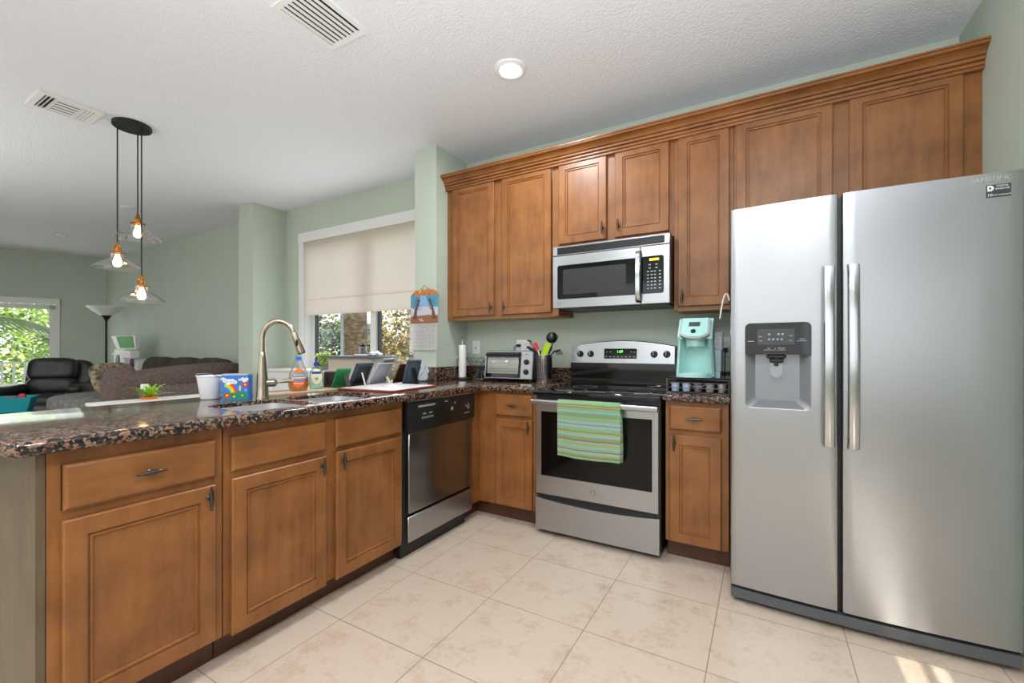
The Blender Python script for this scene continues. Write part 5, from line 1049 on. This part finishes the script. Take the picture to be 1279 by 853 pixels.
# toy shelf
ty = thing('toy_kitchen', 'white toy kitchen with bright green sloping panel beside the floor lamp', 'toy', (-8.35, 2.9, 0))
g = G(); g.box(-8.75, -8.37, 2.78, 2.95, 0, 1.16, .01); g.box(-8.37, -8.1, 2.84, 2.95, 0, 1.02, .01); obj('cabinet', g, M['whitepl'], ty)
g = G(); g.prism([(-8.80, 1.36), (-8.70, 1.16), (-8.02, 1.16), (-7.95, 1.36)], lambda a, b: (a, 2.80 - (b - 1.16) * .2, b), lambda a, b: (a, 2.835, b)); obj('upper_bin', g, M['whitepl'], ty)
g = G(); g.prism([(-8.60, 1.352), (-8.555, 1.175), (-8.06, 1.175), (-8.02, 1.352)], lambda a, b: (a, 2.795 - (b - 1.16) * .2, b), lambda a, b: (a, 2.81 - (b - 1.16) * .2, b)); obj('green_panel', g, M['brightgreen'], ty)
g = G(); g.box(-8.78, -8.36, 2.765, 2.785, 1.07, 1.10); g.box(-8.28, -8.0, 2.72, 2.84, 1.02, 1.14, .01); obj('shelf', g, M['white'], ty)
for x, z in ((-8.60, .98), (-8.26, .93)):
    g = G(); g.lathe([(0, .012), (.075, .010), (.08, 0)], M=Matrix.Translation((x, 2.78 if x < -8.4 else 2.838, z)) @ Matrix.Rotation(radians(90), 4, 'X') @ Matrix.Diagonal((.8, 1.35, 1, 1)), seg=24); obj('round_door', g, M['black'], ty)
g = G(); g.lathe([(0, .004), (.02, .003), (.02, 0)], M=Matrix.Translation((-8.69, 2.775, 1.31)) @ Matrix.Rotation(radians(98), 4, 'X'), seg=14); obj('red_sticker', g, M['red'], ty)
# coffee table with basket
tb = thing('coffee_table', 'low dark coffee table in front of the black recliner', 'table', (-7.35, 1.35, 0)); MCt = Matrix.Translation((-7.5, 1.33, 0)) @ Matrix.Rotation(radians(66), 4, 'Z')
g = G(); g.box(-.55, .55, -.35, .35, .405, .45, .008, M=MCt); obj('tabletop', g, M['darkwood'], tb)
for x in (-.5, .5):
    for y in (-.3, .3): g = G(); g.box(x - .03, x + .03, y - .03, y + .03, 0, .405, M=MCt); obj('leg', g, M['darkwood'], tb)
MB2 = Matrix.Translation((-7.45, 1.40, .4503)) @ Matrix.Rotation(radians(66), 4, 'Z')
col('turq', 34, 172, 184, .7); bk = thing('basket', 'turquoise woven basket of small toys on the coffee table', 'basket', (-7.45, 1.40, .45))
t = bmesh.new(); Ls = [[t.verts.new((sx1 * w_, sy1 * d_, z)) for sx1, sy1 in ((-1, -1), (1, -1), (1, 1), (-1, 1))] for z, w_, d_ in ((0, .205, .13), (.155, .245, .165), (.165, .25, .17), (.165, .238, .158), (.15, .234, .154), (.008, .195, .12))]
for A, B in zip(Ls, Ls[1:]):
    for k in range(4): t.faces.new((A[k], A[(k + 1) % 4], B[(k + 1) % 4], B[k]))
t.faces.new(Ls[0][::-1]); t.faces.new(Ls[-1]); g = G(); g.add(t, MB2); m = M['turq']; wv = N(m, 'ShaderNodeTexChecker'); wv.inputs['Scale'].default_value = 55; L(m, coords(m), wv.inputs['Vector']); bump(m, wv.outputs['Fac'], .5, .004); obj('woven_body', g, m, bk)
def intoy(name, label, c, size, m_, e=.6): g = G(); g.soft((0, 0, 0), size, e); bmesh.ops.transform(g.bm, matrix=MB2 @ Matrix.Translation(c), verts=g.bm.verts[:]); solo(name, g, m_, label, 'toy', tuple(MB2 @ Vector(c)))
intoy('toy_block', 'red toy at the right side of the turquoise basket', (.15, -.03, .13), (.07, .06, .14), M['red']); intoy('toy_block', 'small red toy in the middle of the turquoise basket', (.06, .0, .11), (.06, .06, .12), M['red']); intoy('toy_block', 'dark blue toy between the two red toys in the basket', (.105, .06, .11), (.055, .05, .13), M['deepblue'])
g = G(); g.box(-.21, -.05, -.06, .06, .015, .215, .005, M=MB2); g2 = G(); bx = thing('toy_box', 'white carton with yellow stripe standing in the turquoise basket', 'box', tuple(MB2 @ Vector((-.13, 0, .015)))); obj('carton', g, M['whitepl'], bx); g2.box(-.212, -.048, -.0615, .0615, .12, .16, M=MB2); obj('stripe', g2, M['yellow'], bx)

# ---------------------------------------------------------------- dining nook
dt = thing('dining_table', 'white cloth covered dining table beyond the peninsula under the pendant lamps', 'table', (-3.95, 1.6, 0))
g = G(); g.box(-4.37, -3.45, 1.22, 2.05, .735, .76, .006); obj('tabletop', g, M['white'], dt)
for x in (-4.30, -3.52):
    for y in (1.29, 1.98): g = G(); g.box(x - .03, x + .03, y - .03, y + .03, 0, .735); obj('leg', g, M['white'], dt)
pt = thing('potted_plant', 'small bright green spiky plant with white tag on the dining table', 'plant', (-4.28, 1.58, .7603)); px_, py_ = -4.28, 1.58
g = G(); g.lathe([(0, 0), (.05, 0), (.06, .018), (.056, .018), (.05, .012), (0, .012)], (px_, py_, .7603), 24); obj('pot', g, M['orange'], pt)
t = bmesh.new(); rnd = random.Random(5)
for k in range(26):
    a = k * 2.4; rch = rnd.uniform(.06, .19); hgt = rnd.uniform(.02, .10); w_ = .010; pr0 = None; d_ = Vector((cos(a), sin(a), 0)); sd = Vector((-sin(a), cos(a), 0))
    for q in range(5):
        u_ = q / 4; p_ = Vector((px_, py_, .772)) + d_ * rch * u_ + Vector((0, 0, hgt * sin(u_ * 2.2))); ww = w_ * (1 - u_ * .9) + .002
        cur = (t.verts.new(p_ - sd * ww), t.verts.new(p_ + sd * ww + Vector((0, 0, .002))))
        if pr0: t.faces.new((pr0[0], pr0[1], cur[1], cur[0]))
        pr0 = cur
g = G(); g.add(t); obj('leaves', g, M['leafgreen'], pt)
g = G(); g.box(-.025, .025, -.001, .001, 0, .04, M=Matrix.Translation((px_ - .03, py_ - .02, .84)) @ Matrix.Rotation(radians(60), 4, 'Z')); g.box(-.003, .003, -.001, .001, -.05, 0, M=Matrix.Translation((px_ - .03, py_ - .02, .84)) @ Matrix.Rotation(radians(60), 4, 'Z')); obj('tag', g, M['whitepl'], pt)
sb_ = thing('sideboard', 'low white panelled sideboard under the dining nook window', 'cabinet', (-4.2, 2.93, 0))
g = G(); g.box(-4.70, -3.75, 2.80, 3.05, .0, .92); g.box(-4.72, -3.73, 2.78, 3.06, .92, .945, .004); obj('body', g, M['white'], sb_)
for x in (-4.68, -4.21): g = G(); g.rings(x, x + .44, .08, .90, [(0, 0), (0, .016), (.05, .016), (.056, .008), (.09, .008), (.1, .014)], lambda a, b, d: (a, 2.80 - d, b)); dd = obj('door', g, M['white'], sb_); g = G(); g.soft((x + .40 if x < -4.5 else x + .04, 2.775, .62), (.026, .026, .026), 1); obj('knob', g, M['chrome'], dd)
pt = thing('potted_plant', 'leafy yellow green potted plant on the white sideboard', 'plant', (-3.86, 2.90, .9453))
g = G(); g.lathe([(0, 0), (.05, 0), (.062, .07), (.056, .07), (.05, .055), (0, .055)], (-3.86, 2.90, .9453), 24); obj('pot', g, M['grey'], pt)
def leafcloud(c, r, n, s, seed=1, flat=.6):
    rnd = random.Random(seed); vs = []; fs = []
    for k in range(n):
        while True:
            p = Vector((rnd.uniform(-1, 1), rnd.uniform(-1, 1), rnd.uniform(-1, 1)))
            if .25 < p.length < 1: break
        p = p * (.55 + .45 * p.length) ; p = Vector((p.x * r[0], p.y * r[1], p.z * r[2])) + Vector(c)
        a = Vector((rnd.gauss(0, 1), rnd.gauss(0, 1), rnd.gauss(0, flat))).normalized(); b = a.cross(Vector((rnd.gauss(0, 1), rnd.gauss(0, 1), rnd.gauss(0, 1)))).normalized(); L_ = s * rnd.uniform(.6, 1.3)
        i = len(vs); nn = a.cross(b) * L_ * .12; vs += [p - a * L_ * .5, p + b * L_ * .26 + nn, p + a * L_ * .5, p - b * L_ * .26 + nn]; fs.append((i, i + 1, i + 2, i + 3))
    me = bpy.data.meshes.new('l'); me.from_pydata(vs, [], fs); g = G(); g.mesh(me); bpy.data.meshes.remove(me); return g
def leafmat(name, stops, sc=2.2):
    m = M[name] = mat(name, stops[0], .55); v = coords(m); w_ = N(m, 'ShaderNodeTexWhiteNoise'); ge = N(m, 'ShaderNodeNewGeometry'); L(m, ge.outputs['Random Per Island'], w_.inputs['Vector'])
    nz = noise(m, v, sc, 2); a = N(m, 'ShaderNodeMath', operation='MULTIPLY_ADD'); L(m, ge.outputs['Random Per Island'], a.inputs[0]); a.inputs[1].default_value = .6
    b = N(m, 'ShaderNodeMath', operation='MULTIPLY_ADD'); L(m, nz, b.inputs[0]); b.inputs[1].default_value = 1.2; b.inputs[2].default_value = -.4; L(m, b.outputs[0], a.inputs[2])
    L(m, ramp(m, a.outputs[0], [(.05 + .9 * k / (len(stops) - 1), s_) for k, s_ in enumerate(stops)]), P_(m).inputs['Base Color']); return m
leafmat('leaf_bright', [srgb(40, 74, 24), srgb(84, 130, 36), srgb(146, 186, 60), srgb(196, 214, 110), srgb(232, 226, 190)])
leafmat('leaf_deep', [srgb(30, 52, 30), srgb(62, 92, 48), srgb(110, 136, 70), srgb(160, 172, 104)])
leafmat('leaf_gold', [srgb(56, 62, 32), srgb(96, 98, 46), srgb(134, 122, 60), srgb(168, 138, 72), srgb(206, 186, 136)])
leafmat('leaf_pot', [srgb(96, 140, 40), srgb(170, 206, 70), srgb(214, 230, 110)], 12)
obj('leaves', leafcloud((-3.86, 2.88, 1.06), (.09, .09, .085), 220, .045, 3), M['leaf_pot'], pt)
st = thing('side_stand', 'tall pale stand with thin dark grey top in front of the nook window', 'stand', (-3.34, 2.86, 0))
g = G(); g.box(-3.72, -2.97, 2.72, 3.0, 1.078, 1.095, .003); obj('top', g, M['slate'], st)
col('palewood', 196, 186, 170, .6); g = G(); g.box(-3.64, -3.05, 2.76, 2.98, 0, 1.078); obj('body', g, M['palewood'], st)
bkq = thing('book', 'grey book lying on the tall pale stand', 'book', (-3.21, 2.80, 1.0953)); g = G(); g.box(-3.29, -3.12, 2.76, 2.88, 1.0953, 1.1, .001); g.box(-3.29, -3.12, 2.76, 2.88, 1.118, 1.1225, .001); g.box(-3.29, -3.285, 2.76, 2.88, 1.1, 1.118); obj('cover', g, M['brown'], bkq); g = G(); g.box(-3.285, -3.123, 2.763, 2.877, 1.1, 1.118); obj('pages', g, M['paper'], bkq)
jr = thing('jar', 'dark lidded glass jar on the grey book by the window', 'jar', (-3.215, 2.81, 1.1228)); g = G(); g.lathe([(0, 0), (.032, 0), (.034, .004), (.034, .055), (.028, .062), (0, .062)], (-3.215, 2.81, 1.1228), 20); obj('glass', g, M['smoke'], jr); g = G(); g.lathe([(0, .062), (.03, .062), (.03, .078), (.012, .082), (.012, .092), (0, .094)], (-3.215, 2.81, 1.1228), 20); obj('lid', g, M['black'], jr)
g = G(); g.soft((-3.06, 2.82, 1.117), (.12, .10, .043), .9, fn=lambda q: q + Vector((.006 * sin(q.y * 160), .005 * sin(q.x * 140), .006 * sin(q.x * 90 + q.y * 70)))); solo('crumpled_cloth', g, M['whitepl'], 'crumpled white cloth on the right end of the tall pale stand', 'cloth', (-3.06, 2.82, 1.0955))

# ---------------------------------------------------------------- outdoors
g = G(); g.box(-45, 30, YB + .4, 60, -3.2, -3.0); col('grass', 86, 110, 60, .9); struct('ground', g, M['grass'])
g = G(); g.box(-26, -12.55, -8, YB + .3, -.12, -.02); col('concrete', 190, 186, 180, .9); struct('balcony_floor', g, M['concrete'])
rl = thing('balcony_railing', 'white balcony railing with upright balusters outside the living room door', 'railing', tuple(ML @ Vector((1.2, -1.75, -.02))))
g = G(); g.box(-1.4, 5, -1.78, -1.72, .885, .92, M=ML); bmesh.ops.recalc_face_normals(g.bm, faces=g.bm.faces[:]); obj('top_rail', g, M['white'], rl)
g = G(); g.box(-1.4, 5, -1.77, -1.73, .06, .09, M=ML); bmesh.ops.recalc_face_normals(g.bm, faces=g.bm.faces[:]); obj('bottom_rail', g, M['white'], rl)
for k in range(-9, 24):
    g = G(); s_ = .2 + k * .145; g.box(s_ - .016, s_ + .016, -1.766, -1.734, .0 - .02 if k % 8 == 0 else .09, .885, M=ML); bmesh.ops.recalc_face_normals(g.bm, faces=g.bm.faces[:]); obj('baluster', g, M['white'], rl)
m = M['bark'] = noisy('palm_bark', [(.3, srgb(92, 72, 54)), (.5, srgb(134, 108, 82)), (.7, srgb(172, 146, 116))], scale=(1, 1, 2.2), ns=11, detail=5, rough=.9, bs=.8, bd=.03)
pm = thing('palm_tree', 'thick rough palm trunk right outside the dining nook window', 'tree', (-6.6, 5.5, -3))
g = G(); g.tube([(-6.55 + .03 * z, 5.5, z) for z in [-3 + .5 * k for k in range(18)]], [.20 + .012 * (k % 2) for k in range(18)], 18); obj('trunk', g, m, pm)
t = bmesh.new(); rnd = random.Random(9)
for k in range(16):
    a = 2 * pi * k / 16; d_ = Vector((cos(a), sin(a), 0)); pr0 = None
    for q in range(9):
        u_ = q / 8; p_ = Vector((-6.3, 5.5, 5.5)) + d_ * 2.4 * u_ + Vector((0, 0, 1.0 * sin(u_ * 2.6) - 1.2 * u_ * u_)); sd = Vector((-sin(a), cos(a), 0)) * (.30 * sin(pi * min(1, u_ + .1)) + .02)
        cur = (t.verts.new(p_ - sd + Vector((0, 0, -.1))), t.verts.new(p_), t.verts.new(p_ + sd + Vector((0, 0, -.1))))
        if pr0: t.faces.new((pr0[0], pr0[1], cur[1], cur[0])); t.faces.new((pr0[1], pr0[2], cur[2], cur[1]))
        pr0 = cur
g = G(); g.add(t); obj('fronds', g, M['leaf_deep'], pm)
def shrub(name, label, cat, c, r, n, s, mm, seed):
    o = thing(name, label, cat, (c[0], c[1], -3)); obj('foliage', leafcloud(c, r, n, s, seed), M[mm], o)
    g = G(); g.tube([(c[0], c[1], -3), (c[0] + .1, c[1], (c[2] - 3) / 2), (c[0], c[1], c[2])], [.14, .1, .03], 8); obj('trunk', g, m, o)
shrub('tree', 'green leafy tree left of the palm trunk outside the nook window', 'tree', (-8.6, 6.4, .6), (1.2, .9, 1.9), 5000, .11, 'leaf_deep', 11)
shrub('tree', 'golden yellow leafy tree right of the palm trunk outside the nook window', 'tree', (-7.3, 8.2, .7), (1.7, 1.0, 1.9), 9000, .12, 'leaf_gold', 12)
shrub('tree', 'yellow green low tree beside the wall calendar outside the nook window', 'tree', (-5.2, 7.0, .1), (1.0, .8, 1.1), 3600, .09, 'leaf_gold', 13)
shrub('tree', 'mixed golden tree directly behind the palm trunk', 'tree', (-10.4, 9.4, .4), (1.3, 1.0, 1.6), 2000, .18, 'leaf_gold', 14)
bg = thing('apartment_building', 'pale apartment building seen far through the nook window', 'building', (-20, 24, -3))
MBg = Matrix.Translation((-22, 24, -3)) @ Matrix.Rotation(radians(35), 4, 'Z')
g = G(); g.box(-14, 14, 0, 6, 0, 11, M=MBg); col('stucco', 226, 220, 212, .9); obj('walls', g, M['stucco'], bg)
g = G(); g.box(-14.3, 14.3, -.3, 6.3, 11, 11.4, M=MBg); obj('roof', g, M['concrete'], bg)
for k in range(9):
    for q in range(3):
        g = G(); x = -12.6 + k * 3; z = 1 + q * 3.4; g.box(x, x + 1.3, -.05, .02, z, z + 1.6, M=MBg); obj('window', g, M['slate'], bg)
c1 = ML @ Vector((1.0, -4.6, 0)); c2 = ML @ Vector((4.4, -4.6, 0)); c3 = ML @ Vector((-2.3, -4.6, 0)); c4 = ML @ Vector((.6, -11.2, 0))
shrub('tree', 'bright green leafy tree filling the balcony door view', 'tree', (c1.x, c1.y, 1.0), (1.95, 1.3, 2.0), 8500, .13, 'leaf_bright', 21)
shrub('tree', 'bright green leafy tree at the left edge of the balcony door view', 'tree', (c2.x, c2.y, .8), (1.3, 1.3, 2.0), 3600, .15, 'leaf_bright', 22)
shrub('tree', 'deep green tree at the right edge of the balcony door view', 'tree', (c3.x, c3.y, .7), (1.2, 1.2, 1.8), 3000, .15, 'leaf_deep', 23)
shrub('tree', 'pale green tree farthest behind the balcony railing', 'tree', (c4.x, c4.y, 1.2), (4.2, 1.8, 2.8), 7000, .2, 'leaf_bright', 24)
pf_ = thing('palm_frond', 'long drooping palm frond hanging outside the balcony door', 'palm frond', tuple(ML @ Vector((2.2, -2.6, 1.9))))
t = bmesh.new(); st_ = [Vector(p) for p in bez([(2.6, -2.6, 1.70), (1.6, -2.6, 1.98), (.75, -2.6, 1.78), (.45, -2.6, .75)], 26)]
def tri(a, b, c_): t.faces.new([t.verts.new(ML @ q) for q in (a, b, c_)])
rnd = random.Random(2)
for i, p_ in enumerate(st_[3:-1]):
    tg = (st_[i + 4] - p_).normalized()
    for s_ in (1, -1):
        for q in range(2):
            o_ = p_ + tg * .02 * q; ln = .70 - .012 * i + rnd.uniform(-.05, .05); tip = o_ + (tg * .62 + Vector((-.25, .25 * s_, -.55 if s_ > 0 else -.2)) ).normalized() * ln + Vector((0, 0, -.04))
            mid = (o_ + tip) / 2 + Vector((0, .0, .03)); tri(o_ + Vector((0, 0, .018)), mid + Vector((0, 0, .018)), o_ - Vector((0, 0, .018))); tri(mid + Vector((0, 0, .018)), tip, mid - Vector((0, 0, .018))); tri(o_ - Vector((0, 0, .018)), mid + Vector((0, 0, .018)), mid - Vector((0, 0, .018)))
g = G(); g.add(t); col('frondgreen', 54, 84, 44); obj('leaflets', g, M['frondgreen'], pf_)
g = G(); g.tube([tuple(ML @ p_) for p_ in st_], [.022 - .016 * k / 26 for k in range(27)], 6); col('stem', 120, 130, 60); obj('stem', g, M['stem'], pf_)
